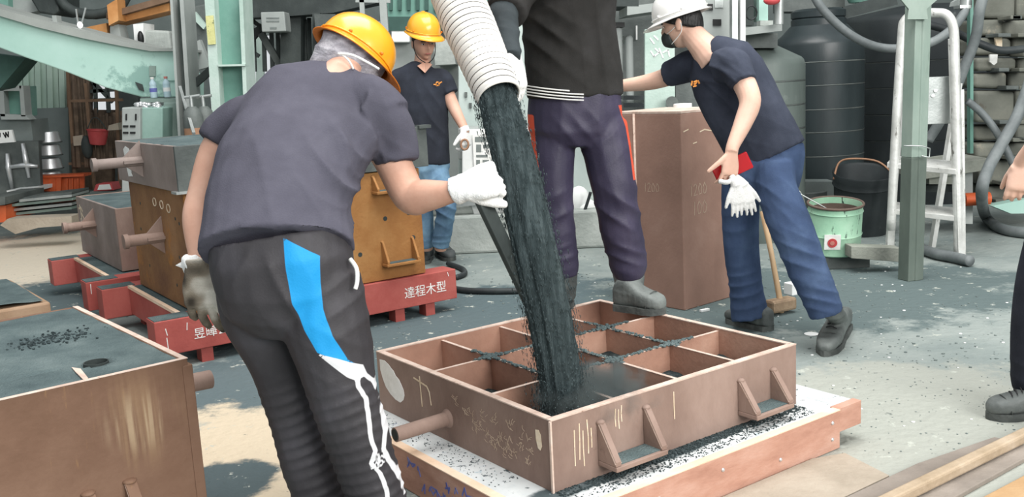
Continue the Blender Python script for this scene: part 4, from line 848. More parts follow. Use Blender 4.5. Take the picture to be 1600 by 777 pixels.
# ------------------------------------------------------------------ behind the leaning man
t = thing('brown_tank', 'tall brown steel tank with chalk figures standing behind the mould box', 'tank', F(1070, 486))
c0 = F(1070, 486); PF = Fr(c0[:2], math.radians(40)); zt3 = 1.1
mb = MB(); poly = [(-.0, 0), (.44, 0), (.44, .5), (-.12, .5), (-.13, .42), (-.12, .30)]
poly = [(0, 0), (.46, 0), (.46, .5), (-.035, .5), (0, .34)]
mb.prism([PF.p(a, b, 0) for a, b in poly], (0, 0, zt3)).build('shell', M['pillar'], t, bevel=.006)
MB().prism([PF.p(a, b, zt3) for a, b in poly], (0, 0, .012)).build('rim', M['edge_steel'], t)
MB().tube([PF.p(-.0035, .34, .02), PF.p(-.0035, .34, zt3)], .007, 6).build('weld_seam', M['edge_steel'], t, smooth='all')
def pill(a, z): return PF.p(a, -.0006, z), -PF.w
fig = {'1': [[(.02, .8), (.03, 1), (.0, 0)]], '2': [[(0, .8), (.2, 1), (.4, .8), (.3, .5), (0, 0), (.45, .05)]], '0': [[(.2, 1), (0, .6), (.1, .05), (.35, .1), (.45, .6), (.2, 1)]], '%': [[(0, .9), (.15, 1), (.2, .8), (.05, .7), (0, .9)], [(.45, 1), (0, 0)], [(.3, .2), (.45, .3), (.5, .1), (.35, 0), (.3, .2)]]}
def figures(txt, a, z, s):
    out = []
    for ch in txt:
        for pl in fig[ch]: out.append([(a+x*s, z+y*s) for x, y in pl])
        a += s*(.35 if ch == '1' else .62)
    return out
strokes(figures('1200', .075, .64, .065) + figures('100', .1, .53, .075), pill, .0036, .0006).build('chalk_figures', M['chalk_faint'], t)
strokes([[(.16, .99), (.2, 1.0), (.28, .985)], [(.1, .93), (.13, .935)], [(.02, 1.0), (.06, 1.01)]], pill, .006, .0006).build('chalk_smear', M['chalk'], t)
strokes(figures('1200', .0, .66, .05), lambda a, z: (PF.p(-.0006, .27-a, z), -PF.u), .0025, .0006).build('chalk_figures', M['chalk_faint'], t)
p = W(1067, 178, 5.95)
tag(MB().lathe(p, (0, 0, 1), [(.055, -.02), (.055, .06), (.047, .062), (.045, .0)], 20).build('white_cup', M['paper'], smooth=True), 'short white cup on top of the brown tank', 'cup')
t = thing('chalked_plate', 'pale green steel plate with chalk scrawl rising behind the brown tank', 'plate', W(1030, 178, 6.6))
pxprism([(1008, 46), (1054, 40), (1056, 425), (1008, 425)], 6.6, .05).build('plate', M['green_pale'], t)
strokes([[(1017, 80), (1022, 88), (1030, 82), (1024, 76)], [(1030, 76), (1036, 90)], [(1036, 82), (1044, 78), (1046, 88)], [(1016, 60), (1022, 68)], [(1022, 56), (1028, 62)]], lambda x, y: (W(x, y, 6.598), Vector((0, -1, 0))), .009, .001).build('chalk_scrawl', M['paper'], t)
MB().tube([W(1050, 160, 6.59), W(1050, 160, 6.5)], .04, 16).build('pipe_stub', M['iron'], t, smooth=True)
t = thing('machine_bay', 'dark machine bay with shelf and elbow pipes right of the operator', 'machine', W(985, 180, 7.6))
pxbox(955, -12, 1085, 440, 7.9, .3).build('back_panel', M['iron'], t); pxbox(955, -14, 998, 10, 7.2, .5).build('dark_canopy', M['dark'], t)
pxbox(960, 35, 976, 42, 7.4, .4).build('slot', M['black'], t)
pxprism([(980, 10), (1062, 0), (1062, 12), (980, 24)], 7.2, .5).build('shelf', M['grey_panel'], t)
for x in (966, 983):
    MB().tube(smoothpath([W(x-8, 50 if x < 970 else 63, 7.5), W(x-1, 50 if x < 970 else 63, 7.45), W(x, 58 if x < 970 else 71, 7.42), W(x+2, 165, 7.4)]), .03, 12).build('elbow_pipe', M['grey_panel'], t, smooth='all')
pxbox(974, 150, 1008, 156, 7.1, .2).build('black_pipe', M['hose_black'], t); pxbox(974, 162, 1008, 168, 7.0, .2).build('black_pipe', M['hose_black'], t)
pxbox(994, 40, 996, 62, 7.85, .04).build('drip', M['paper'], t)
tag(pxbox(1056, 110, 1105, 185, 6.9, .5).build('dark_cabinet', M['iron']), 'dark cabinet behind the leaning mans chest', 'cabinet')
t = thing('switch_panel', 'grey switch panel with black sockets behind the leaning mans back', 'panel', W(1125, 90, 7.3))
pxbox(1096, -12, 1145, 110, 7.3, .2).build('panel', M['grey_panel'], t, bevel=.008)
pxbox(1101, 6, 1114, 16, 7.29, .03).build('socket', M['black'], t); pxbox(1114, 30, 1127, 40, 7.29, .03).build('socket', M['black'], t); pxbox(1117, 0, 1130, 12, 7.293, .02).build('cover_plate', M['galv'], t)
t = thing('white_post', 'pale double post behind the leaning mans shoulder', 'post', W(1155, 110, 7.0))
pxbox(1144, -12, 1153, 120, 7.0, .08).build('post_leg', M['galv'], t); pxbox(1157, -12, 1165, 120, 7.0, .08).build('post_leg', M['paper'], t)
t = thing('pipe_shelf', 'grey shelf with a green box and a red valve above the cone topped tank', 'shelf', W(1190, 60, 7.2))
pxprism([(1165, 43), (1222, 37), (1222, 48), (1165, 55)], 7.2, .4).build('shelf_plate', M['grey_panel'], t)
pxbox(1165, 52, 1215, 75, 7.4, .3).build('bracket', M['iron'], t)
pxbox(1186, -12, 1200, 33, 7.35, .15).build('green_box', M['mint'], t); pxbox(1188, 32, 1208, 40, 7.3, .1).build('block', M['concrete'], t)
pxbox(1166, -12, 1178, 40, 7.4, .1).build('dark_plate', M['dark'], t)
MB().tube([W(1218, -12, 7.1), W(1217, 38, 7.1)], .032, 14).build('riser_pipe', M['galv'], t, smooth=True)
MB().ball(W(1206, 1, 7.05), (.06, .03, .03)).build('red_valve', M['plastic_red'], t, smooth='all')
MB().tube([W(1174, 20, 7.3)+Vector((.04*math.cos(q*.5236), 0, .05*math.sin(q*.5236))) for q in range(12)], .006, 6, closed=True).build('cable_loop', M['hose_black'], t, smooth='all')
# ------------------------------------------------------------------ tanks
def tank(name, label, cx, Y, r, ytop, yshoulder, seams, m, neck=None, dome=True):
    p = W(cx, 300, Y); p.z = 0; t = thing(name, label, 'tank', p, 'plastic water tanks'); zs = W(cx, yshoulder, Y-r*.7).z; zc = W(cx, ytop, Y).z
    zz = sorted([W(cx, y, Y-r).z for y in seams]); prof = [(r*.99, 0)]
    for z in zz:
        if z > .02: prof += [(r, z-.007), (r*.982, z-.003), (r*.982, z+.003), (r, z+.007)]
    prof += [(r, zs-.04), (r*.97, zs)]
    if dome: prof += [(r*.92, zs+.02), (r*.3, zc)]
    else: prof += [(r*.8, zs+.05), (r*.62, zc)]
    sh = MB().lathe(p, (0, 0, 1), prof, 56).build('tank_shell', M[m], t, smooth=True)
    for z in zz:
        if z > .02: MB().tube([p+Vector((r*.985*math.cos(q*.15708), r*.985*math.sin(q*.15708), z)) for q in range(40)], .0075, 6, closed=True).build('seam_ring', M['iron'], sh, smooth='all')
    if neck:
        o = MB().lathe(p, (0, 0, 1), [(r*.55, zc-.01), (r*.6, zc), (r*.6, zc+.05), (r*.57, zc+.06), (r*.6, zc+.07), (r*.6, zc+.12), (r*.5, zc+.14)], 40); o.build('neck_ring', M[m], t, smooth=True)
    return t
tank('cone_top_tank', 'grey cone topped plastic tank right behind the leaning man', 1178, 7.7, .39, 66, 96, (130, 168, 206, 250), 'tank_grey')
tank('ribbed_black_tank', 'black ribbed plastic tank with a ringed neck behind the green pail', 1278, 8.7, .385, 40, 62, (97, 134, 172, 208, 246), 'tank_black', neck=True, dome=False)
tank('dusty_black_tank', 'large dusty black tank behind the ladder', 1440, 9.6, .80, 8, 22, (95, 137, 180, 222), 'tank_dusty')
tag(pxbox(1222, -14, 1320, 18, 9.0, .3).build('grey_duct', M['iron']), 'grey duct above the ribbed black tank', 'duct')
tag(MB().bar(W(1318, 20, 8.6), W(1400, -2, 8.6), .03, .1).build('dark_strut', M['dark']), 'dark strut above the dusty black tank', 'strut')
tag(MB().lathe(W(1345, 4, 8.8), (0, 0, 1), [(.1, 0), (.13, .06), (.14, .12)], 20).build('green_bowl', M['green'], smooth=True), 'green rounded bowl at the top above the black tanks', 'bowl')
# ------------------------------------------------------------------ green post, ladder, pails, trestle
t = thing('green_post', 'pale green steel post with a flared top standing in front of the ladder', 'post', F(1422, 437))
pa, pb = F(1423, 437), W(1436, -20, 5.86)
d = (pb-pa); PZ = pa + d*.30
PP = Fr(pa[:2], math.radians(20))
def postseg(z0, z1, m, name):
    o = pa + d*(z0/d.z); q = pa + d*(z1/d.z)
    fx = PP.u; fy = PP.w; mb = MB()
    A = [-.055, -.05, -.02, .02, .055]; pr = [(-.055, -.04), (-.012, -.04), (-.006, -.05), (.055, -.045), (.055, .05), (-.055, .05)]
    n = len(pr); mb.add([o+fx*a+fy*b for a, b in pr] + [q+fx*a+fy*b for a, b in pr], [list(range(n))[::-1], list(range(n, 2*n))] + [(i, (i+1) % n, n+(i+1) % n, n+i) for i in range(n)])
    return mb.build(name, M[m], t, bevel=.004)
postseg(0, .75, 'post_dark', 'lower_shaft'); postseg(.75, d.z, 'post', 'upper_shaft')
pxprism([(1397, -14), (1480, -14), (1448, 14), (1450, 30), (1418, 30), (1420, 14)], 5.78, .02).build('flared_gusset', M['post'], t)
MB().tube([W(1412, 228, 5.77), W(1440, 228, 5.77), W(1453, 232, 5.78), W(1452, 246, 5.78), W(1440, 244, 5.77)], .004, 6).build('tie_wire', M['galv'], t, smooth='all')
def ladder():
    t = thing('step_ladder', 'spattered aluminium step ladder with a rounded top rail', 'ladder', F(1450, 408))
    lft, rgt = F(1390, 392), F(1500, 407)
    YL, YR = lft.y, rgt.y
    top = smoothpath([W(1392, 360, 6.6), W(1400, 200, 6.6), W(1409, 60, 6.6), W(1414, 32, 6.6), W(1432, 22, 6.58), W(1462, 20, 6.52), W(1480, 24, 6.48), W(1490, 46, 6.46), W(1492, 100, 6.44), W(1495, 230, 6.4), W(1498, 403, 6.36)], 6)
    MB().tube(top, (.03), 10).build('rail', M['ladder'], t, smooth='all')
    a, b = lft, W(1409, 60, 6.62); MB().bar(a, b, .05, .04).build('side_rail', M['ladder'], t, bevel=.004)
    MB().bar(rgt, W(1490, 60, 6.46), .055, .045).build('side_rail', M['ladder'], t, bevel=.004)
    MB().bar(rgt+Vector((.03, .04, 0)), W(1500, 140, 6.48), .04, .04).build('side_rail', M['ladder'], t, bevel=.004)
    MB().bar(lft+Vector((.13, .35, 0)), W(1412, 130, 7.0), .035).build('rear_leg', M['ladder'], t); MB().bar(rgt+Vector((.03, .5, 0)), W(1498, 130, 6.9), .035).build('rear_leg', M['ladder'], t)
    for y0, y1 in ((322, 330), (250, 257)):
        MB().prism([W(1386, y0+4, 6.62), W(1494, y1+8, 6.36), W(1494, y1-1, 6.42), W(1498, y1-4, 6.62), W(1395, y0-6, 6.85), W(1388, y0-2, 6.64)][:1] + [W(1494, y1+8, 6.36), W(1497, y1-5, 6.6), W(1396, y0-7, 6.85)], (0, 0, -.035)).build('step', M['ladder'], t, bevel=.003)
    pxprism([(1440, 121), (1490, 119), (1492, 193), (1440, 195)], 6.5, .03).build('top_plate', M['galv'], t, bevel=.004)
    for x, y in ((1462, 142), (1458, 150), (1447, 140)): MB().ball(W(x, y, 6.495), (.014, .004, .012)).build('paint_splash', M['paper'], t, smooth='all')
    return t
ladder()
t = thing('timber_trestle', 'grey timber trestle beam under the green pail', 'trestle', F(1370, 412))
pxprism([(1330, 385), (1408, 388), (1408, 410), (1330, 404)], 6.1, .12).build('beam', M['grey_wood'], t, bevel=.004)
q = F(1302, 392, .10); MB().box(q.x-.28, q.x+.2, q.y-.12, q.y+.12, .0, .099).build('beam', M['iron'], t, bevel=.004)
p = F(1302, 392, .10)
t = thing('green_pail', 'paint spattered pale green pail with a red spot below the black tanks', 'pail', p)
R_ = (1345-1260)/2/CF*p.y*.985; zt4 = W(1302, 316, p.y).z - p.z
AX = Vector((.0, -.12, .99)).normalized()
MB().lathe(p, AX, [(R_*.9, 0), (R_*.97, .01), (R_*.98, .12), (R_*1.01, .13), (R_*.98, .14), (R_*.98, zt4-.05), (R_*1.015, zt4-.045), (R_*.98, zt4-.03), (R_*.99, zt4), (R_*.94, zt4), (R_*.93, .06)], 44).build('pail_body', M['paint_pail'], t, smooth=True)
MB().tube([p+Vector((R_*math.cos(q*.19635), R_*math.sin(q*.19635)*.99, R_*math.sin(q*.19635)*.12))+AX*zt4 for q in range(32)], .009, 6, closed=True).build('rim_ring', M['pail_in'], t, smooth='all')
MB().lathe(p, AX, [(R_*.925, .1), (R_*.925, zt4-.04)], 40, cap=(True, False)).build('residue', M['pail_in'], t, smooth=True)
MB().tube(smoothpath([p+Vector((-R_, .02, zt4-.03)), p+Vector((-R_-.05, -.02, zt4+.08)), p+Vector((-R_-.1, .0, zt4+.1)), p+Vector((-R_*.5, -.12, zt4-.02))]), .004, 6).build('bail_handle', M['galv'], t, smooth='all')
dd = (CAM-p); dd.z = 0; dd.normalize(); sd = Vector((-dd.y, dd.x, 0))
an = -.05; dv = (dd*math.cos(an)+sd*math.sin(an)); rs = []
for q in range(16):
    x = .03*math.cos(q*.3927); z = .03*math.sin(q*.3927); rs.append(p+AX*(.085+z)+dv*(math.sqrt(max(R_*R_-x*x, 0))+.002)+sd*x)
MB().prism([p+AX*(.085+b)+dv*(R_-.004)+sd*a for a, b in ((-.05, -.045), (.05, -.045), (.05, .055), (-.05, .055))], dv*.006).build('pale_patch', M['white_paint'], t)
MB().prism(rs, dv*.006).build('red_spot', M['plastic_red'], t)
rs2 = [p+AX*(.085+.014*math.sin(q*.3927))+dv*(R_+.004)+sd*.014*math.cos(q*.3927) for q in range(16)]
MB().prism(rs2, dv*.008).build('pink_dot', M['bottle_cap'], t)
p = W(1344, 360, 7.55); p.z = 0.0
t = thing('black_tub', 'large black tub with a wire bail behind the green pail', 'tub', p)
R_ = 48/CF*7.35; zt4 = W(1348, 268, 7.35).z
AX = Vector((-.02, -.2, .98)).normalized()
def TP(x, y, z): return p + Vector((x, y*.98, y*.2)) + AX*z
MB().lathe(p, AX, [(R_*.82, 0), (R_*.94, zt4-.12), (R_*.94, zt4-.11), (R_*1.0, zt4-.1), (R_*.96, zt4-.06), (R_*1.02, zt4-.01), (R_*1.0, zt4), (R_*.93, zt4-.02), (R_*.8, .1)], 44).build('tub_body', M['tank_dusty'], t, smooth=True)
MB().tube(smoothpath([TP(-R_, 0, zt4-.05), TP(-R_*.6, R_*.7, zt4+.03), TP(0, R_*1.02, zt4+.03), TP(R_*.7, R_*.7, zt4+.02), TP(R_, 0, zt4-.04)]), .008, 6).build('bail_handle', M['copper'], t, smooth='all')
tag(MB().lathe(F(1258, 356, 0)*1.0, (0, 0, 1), [(.16, .0), (.17, .3), (.16, .31), (.15, .05)], 24).build('dark_bin', M['iron'], smooth=True), 'dark bin half hidden behind the leaning mans thigh', 'bin')
tag(pxbox(1256, 284, 1305, 330, 7.9, .2).build('plinth_slab', M['wall_grey']), 'dark slab under the ribbed black tank', 'slab')
# bench behind the ladder and the plate stack at the right
t = thing('work_bench', 'grey timber work bench behind the ladder', 'bench', F(1500, 360))
pxprism([(1440, 262), (1545, 247), (1545, 266), (1440, 281)], 7.2, .5).build('bench_top', M['grey_wood'], t, bevel=.005)
pxbox(1508, 262, 1520, 350, 7.3, .08).build('leg', M['grey_panel'], t); pxbox(1440, 290, 1520, 300, 7.5, .1).build('rail', M['dark'], t)
pxbox(1452, 270, 1490, 288, 7.25, .2).build('end_board', M['grey_wood'], t)
tag(MB().tube([W(1506, 312, 7.3), W(1545, 310, 7.3)], .05, 14).build('clay_pipe', M['plastic_orange'], smooth=True), 'orange clay pipe on the floor under the bench', 'pipe')
tag(pxprism([(1550, 322), (1600, 312), (1640, 312), (1640, 333), (1580, 334)], 7.2, .1).build('pale_scrap', M['mint']), 'pale green scrap sheet on the floor at the right edge', 'scrap')
t = thing('plate_stack', 'tall stack of rusty olive plates with clamps at the right edge', 'stack', F(1575, 350))
random.seed(31)
for i, (y0, y1, x0) in enumerate(((-14, 30, 1535), (30, 58, 1522), (58, 88, 1524), (88, 112, 1526), (112, 140, 1522), (140, 194, 1524), (194, 222, 1522), (222, 250, 1524), (250, 290, 1530), (290, 318, 1540))):
    n = random.randint(2, 3); xs = [x0, x0+rnd(42, 66), 1660]
    for k in range(2):
        pxprism([(xs[k], y0+rnd(0, 4)), (xs[k+1], y0+rnd(-2, 3)), (xs[k+1]-1, y1-rnd(0, 3)), (xs[k]+rnd(0, 2), y1-rnd(0, 3))], 7.6+rnd(-.12, .12), .35).build('plate', M['olive_plate'], t, bevel=.03, seg=4)
    for k in range(2):
        x = rnd(1556, 1600); pxbox(x, y1-6, x+rnd(14, 26), y1, 7.38, .2).build('clamp', M['iron' if k else 'olive_plate'], t, bevel=.005)
pxprism([(1547, 85), (1559, 85), (1558, 98), (1553, 102), (1547, 97)], 7.44, .02).build('white_patch', M['white_paint'], t)
pxprism([(1554, 55), (1566, 55), (1566, 76), (1558, 74)], 7.45, .02).build('white_patch', M['chalk'], t)
tag(pxbox(1516, -14, 1521, 240, 7.1, .05).build('thin_green_post', M['green']), 'thin green post left of the rusty plate stack', 'post')
pipe_ = thing('flange_pipe', 'grey flanged pipe above the ladder top', 'pipe', W(1508, 20, 7.0))
MB().tube([W(1510, -14, 7.0), W(1509, 12, 7.0)], .04, 14).build('pipe_body', M['galv'], pipe_, smooth=True); pxbox(1500, 8, 1518, 13, 6.95, .1).build('flange', M['galv'], pipe_)
pxprism([(1490, 3), (1502, -5), (1504, 8), (1488, 10)], 7.1, .05).build('bracket', M['grey_panel'], pipe_)
def hose(pts, r, m, label, name='rubber_hose'):
    tag(MB().tube(smoothpath(pts, 8), r, 12).build(name, M[m], smooth='all'), label, 'hose')
hose([W(1262, -30, 7.0), W(1282, 10, 7.0), W(1320, 48, 7.0), W(1360, 70, 7.0), W(1400, 76, 6.95), W(1450, 68, 6.9), W(1484, 48, 6.9), W(1504, 24, 6.95), W(1510, 10, 7.0)], .03, 'hose_grey', 'long grey hose sagging across in front of the black tanks')
hose([W(1536, -4, 6.9), W(1530, 20, 6.9), W(1524, 60, 6.95), W(1505, 110, 7.0), W(1480, 170, 7.05), W(1450, 220, 7.1)], .036, 'hose_grey', 'grey hose hanging steeply behind the ladders right rail')
hose([W(1448, 38, 7.3), W(1490, 50, 7.25), W(1530, 68, 7.2), W(1570, 79, 7.2), W(1640, 70, 7.2)], .028, 'hose_black', 'black hose curving in front of the rusty plate stack')
hose([W(1512, 158, 7.0), W(1535, 178, 7.0), W(1558, 208, 6.95), W(1580, 250, 6.9), W(1596, 290, 6.9)], .026, 'hose_grey', 'grey hose curving down behind the hand at the right edge')
hose([W(1612, 120, 6.9), W(1590, 180, 6.85), W(1565, 225, 6.8), W(1545, 262, 6.75), W(1534, 300, 6.7), F(1540, 338, .06), F(1562, 356, .04), F(1600, 364, .04), F(1660, 366, .04)], .04, 'hose_grey', 'thick grey hose looping down to the floor at the right edge')
hose([F(1430, 384, .04), F(1460, 396, .04), F(1490, 402, .04), F(1516, 408, .04)], .035, 'hose_grey', 'short grey hose lying on the floor at the ladder foot')
# sledgehammer and litter
t = thing('sledgehammer', 'sledgehammer standing on its steel head between the leaning mans legs', 'hammer', F(1222, 488))
h0 = F(1220, 476, .05)
hd = Vector((.8, .42, .0)).normalized()
MB().bar(h0 - hd*.085, h0 + hd*.085, .075, .07).build('hammer_head', M['hammer_head'], t, bevel=.014)
MB().tube([h0 + Vector((0, 0, -.045)), h0 + Vector((0, 0, .0)), W(1206, 400, h0.y+.06), W(1192, 330, h0.y+.12)], [.017, .016, .014, .017], 12).build('handle', M['hammer_wood'], t, smooth='all')
c = F(1238, 452, .03)
tag(Fr(c[:2], .5).box(MB(), -.035, .035, -.035, .035, .0, .07).build('white_block', M['paper'], bevel=.004), 'small white foam block behind the sledgehammer', 'block')
c = F(1268, 523); tag(MB().lathe(c, (0, 0, 1), [(.035, 0), (.036, .004)], 18).build('paper_scrap', M['paper']), 'white paper disc under the front shoe of the leaning man', 'litter')
c = F(1101, 487); tag(Fr(c[:2], .5).box(MB(), -.03, .03, -.01, .01, 0, .015).build('white_scrap', M['paper'], bevel=.003), 'white strip of litter at the foot of the brown tank', 'litter')
mb = MB(); random.seed(17)
for k in range(900):
    x = rnd(-1.2, 2.8); y = rnd(4.1, 7.2)
    s = rnd(.002, .007); mb.ball((x, y, s*.3), (s*rnd(.8, 1.6), s*rnd(.8, 1.6), s*.6), 5, 3)
for k in range(500):
    x = rnd(.9, 2.6); y = rnd(3.2, 4.6); s = rnd(.0012, .004); mb.ball((x, y, s*.3), (s*rnd(.8, 1.6), s*rnd(.8, 1.6), s*.6), 5, 3)
tag(mb.build('floor_clods', M['clod'], smooth='all'), 'small sand clods scattered over the dusty floor', 'sand', kind='stuff')
mb = MB()
for k in range(110):
    x = rnd(.2, 3.0); y = rnd(3.4, 6.6); s = rnd(.003, .008); mb.ball((x, y, s*.3), (s*1.4, s, s*.5), 5, 3)
tag(mb.build('white_chips', M['paper'], smooth='all'), 'white chips scattered over the dusty floor', 'litter', kind='stuff')
tag(pxbox(140, 299.5, 184, 345, 10.52, .25).build('low_stand', M['wall_grey']), 'grey stand under the small red and white tray', 'stand')
tag(pxbox(40, 300.5, 134, 347, 10.62, .24).build('low_platform', M['iron']), 'dark platform under the orange plastic crate', 'platform')
# ------------------------------------------------------------------ people: one continuous body each, clothing as its children
def remesh(mb, voxel, it=4, fac=.5):
    me = bpy.data.meshes.new('t'); me.from_pydata(mb.v, [], mb.f); me.update()
    b = bmesh.new(); b.from_mesh(me); bmesh.ops.recalc_face_normals(b, faces=b.faces); b.to_mesh(me); b.free()
    o = bpy.data.objects.new('t', me); COL.objects.link(o)
    r = o.modifiers.new('r', 'REMESH'); r.mode = 'VOXEL'; r.voxel_size = voxel; r.adaptivity = 0
    if it: s = o.modifiers.new('s', 'SMOOTH'); s.factor = fac; s.iterations = it
    dg = bpy.context.evaluated_depsgraph_get(); out = bpy.data.meshes.new_from_object(o.evaluated_get(dg))
    bpy.data.objects.remove(o); bpy.data.meshes.remove(me); return out
def getv(me):
    a = np.empty(len(me.vertices)*3, 'f'); me.vertices.foreach_get('co', a); n = np.empty(len(me.vertices)*3, 'f'); me.vertex_normals.foreach_get('vector', n)
    return a.reshape(-1, 3).astype(float), n.reshape(-1, 3).astype(float)
_rs = np.random.RandomState(5); _K = _rs.normal(size=(14, 3)); _K /= np.linalg.norm(_K, axis=1)[:, None]; _PH = _rs.uniform(0, 6.28, 14)
def nz(p, f): return np.sin(p @ (_K*f).T + _PH).sum(1)/5.0
def folds(me, fl, noise=.003, nf=14):
    v, n = getv(me); d = noise*nz(v, nf) + noise*.5*nz(v[:, [1, 2, 0]], nf*2.3)
    if noise > .0015: d += noise*1.6*(1-np.abs(nz(v*np.array([1.6, 1.6, .7]), nf*1.3)))**3 - noise*.5
    for c, sg, dr, wl, am in fl:
        c = np.array(tuple(c)); dr = np.array(dr, float); dr /= np.linalg.norm(dr)
        sg = np.array(sg if isinstance(sg, (tuple, list)) else (sg, sg, sg)); w = np.exp(-(((v-c)/sg)**2).sum(1))
        ph = (v @ dr)*6.283/wl + 2.6*nz(v, 7) + 1.0*nz(v[:, [2, 0, 1]], 17)
        d += am*w*(1-2*np.abs(np.sin(ph*.5))**.7)*(.45+.55*np.abs(nz(v[:, [1, 0, 2]], 11)))
    v += n*d[:, None]; me.vertices.foreach_set('co', v.astype('f').ravel()); me.update()
def finish(me, name, m, origin, parent=None, label=None):
    me.transform(Matrix.Translation(-Vector(origin))); me.materials.clear(); return link(me, name, m, origin, parent, 'all', 0, None, label)
def sdist(me, name, poly):                # signed distance to a printed outline, flat in x and z of the cloth
    v, n = getv(me); p = v[:, [0, 2]]; P = np.array([(q[0], q[2]) for q in poly]); k = len(P); best = np.full(len(p), 9.0); ins = np.zeros(len(p), bool)
    for i in range(k):
        a, b = P[i], P[(i+1) % k]; ab = b-a; t = np.clip(((p-a) @ ab)/max(ab @ ab, 1e-9), 0, 1); best = np.minimum(best, np.linalg.norm(p-(a+t[:, None]*ab), axis=1))
        c = ((a[1] > p[:, 1]) != (b[1] > p[:, 1])) & (p[:, 0] < (b[0]-a[0])*(p[:, 1]-a[1])/((b[1]-a[1]) if b[1] != a[1] else 1e-9)+a[0]); ins ^= c
    s = np.where(ins, best, -best); s = np.where(n[:, 1] < .25, s, -.1)
    at = me.attributes.get(name) or me.attributes.new(name, 'FLOAT', 'POINT')
    old = np.empty(len(p), 'f'); at.data.foreach_get('value', old)
    at.data.foreach_set('value', (np.maximum(old, s) if old.any() else s).astype('f'))
def ring(px, py, Y, hw, hd, a, spine, e=.9):
    a = Vector(a).normalized(); sp = Vector(spine).normalized(); a = (a - sp*a.dot(sp)).normalized(); b = sp.cross(a)
    return (W(px, py, Y), a*hw, b*hd, e)
def torso(rows, a0, a1=None):             # rows = (px, py, Y, half width, half depth)
    a1 = a1 or a0; c = [W(*r[:3]) for r in rows]; k = len(rows); out = []
    for i, r in enumerate(rows):
        sp = c[min(i+1, k-1)] - c[max(i-1, 0)]; out.append(ring(*r, Vector(a0).lerp(Vector(a1), i/(k-1)), sp))
    return out
def limb(mb, rows, k=5, n=18):            # rows = (px, py, Y, radius)
    c = smoothpath([W(*r[:3]) for r in rows], k); rr = smoothpath([(r[3], 0, 0) for r in rows], k); mb.tube(c, [q.x for q in rr], n)
def limb3(mb, pts, rad, k=5, n=16):
    c = smoothpath(pts, k); rr = smoothpath([(r, 0, 0) for r in rad], k); mb.tube(c, [q.x for q in rr], n)
def axes(U, Fd):
    U = Vector(U).normalized(); Fd = Vector(Fd); Fd = (Fd - U*Fd.dot(U)).normalized(); return Fd.cross(U).normalized(), Fd, U
def head(mb, c, U, Fd, s=1.0, n=40, m=30):
    X, Y_, Z = axes(U, Fd); o = len(mb.v); c = Vector(c)
    def g(x, z, x0, z0, sx, sz): return math.exp(-((x-x0)/sx)**2-((z-z0)/sz)**2)
    for i in range(m+1):
        ph = -math.pi/2 + math.pi*i/m
        for j in range(n):
            a = 2*math.pi*j/n; x = .074*math.cos(ph)*math.sin(a); y = .094*math.cos(ph)*math.cos(a); z = .116*math.sin(ph)
            if z < 0:
                t = -z/.116; x *= 1-.30*t**1.6
                if y > 0: y = y*(1-.1*t) + .012*t
                else: y *= 1-.45*t
            if y > 0:
                ax = abs(x)
                y += .024*g(ax, z, 0, -.022, .011, .02) + .012*g(ax, z, 0, .0, .009, .025) + .006*g(ax, z, .028, .028, .022, .009) - .010*g(ax, z, .031, .008, .013, .011)
                y += .007*g(ax, z, 0, -.056, .022, .012) - .004*g(ax, z, 0, -.073, .02, .006) + .010*g(ax, z, 0, -.096, .022, .014) + .005*g(ax, z, .043, -.02, .016, .018)
            mb.v.append(c + (X*x + Y_*y + Z*z)*s)
    for i in range(m):
        for j in range(n): mb.f.append([o+i*n+j, o+i*n+(j+1) % n, o+(i+1)*n+(j+1) % n, o+(i+1)*n+j])
    mb.f.append([o+j for j in range(n)][::-1]); mb.f.append([o+m*n+j for j in range(n)])
    for sx in (-1, 1):
        e = c + (X*.076*sx + Y_*-.008 + Z*-.006)*s; q = MB().ball((0, 0, 0), (.009, .019, .031), 12, 8)
        mb.add([e + (X*p.x + Y_*(p.y - p.z*.2) + Z*p.z)*s for p in q.v], q.f)
def face_parts(c, U, Fd, par, s=1.0):
    X, Y_, Z = axes(U, Fd); c = Vector(c)
    for sx in (-1, 1):
        q = MB().ball((0, 0, 0), (.012, .004, .0055), 10, 6); e = c + (X*.031*sx + Y_*.0835 + Z*.007)*s
        ob = MB().add([e + (X*p.x + Y_*p.y + Z*p.z)*s for p in q.v], q.f).build('eye', M['paper'], par, smooth='all')
        MB().add([e + Y_*.0022 + (X*p.x*.45 + Y_*p.y + Z*p.z*.95)*s for p in q.v], q.f).build('iris', M['black'], ob, smooth='all')
        MB().bar(c + (X*.016*sx + Y_*.094 + Z*.024)*s, c + (X*.047*sx + Y_*.083 + Z*.025)*s, .007*s, .006*s).build('eyebrow', M['hair'], par)
    MB().tube([c + (X*.022*k + Y_*(.0985-.006*abs(k)) + Z*-.0565)*s for k in (-1, -.5, 0, .5, 1)], [.002, .0045, .005, .0045, .002], 8).build('lips', M['lip'], par, smooth='all')
M['lip'] = mat('lip', ['a0605a', 'b07068'], .5, scale=20, bump=0)
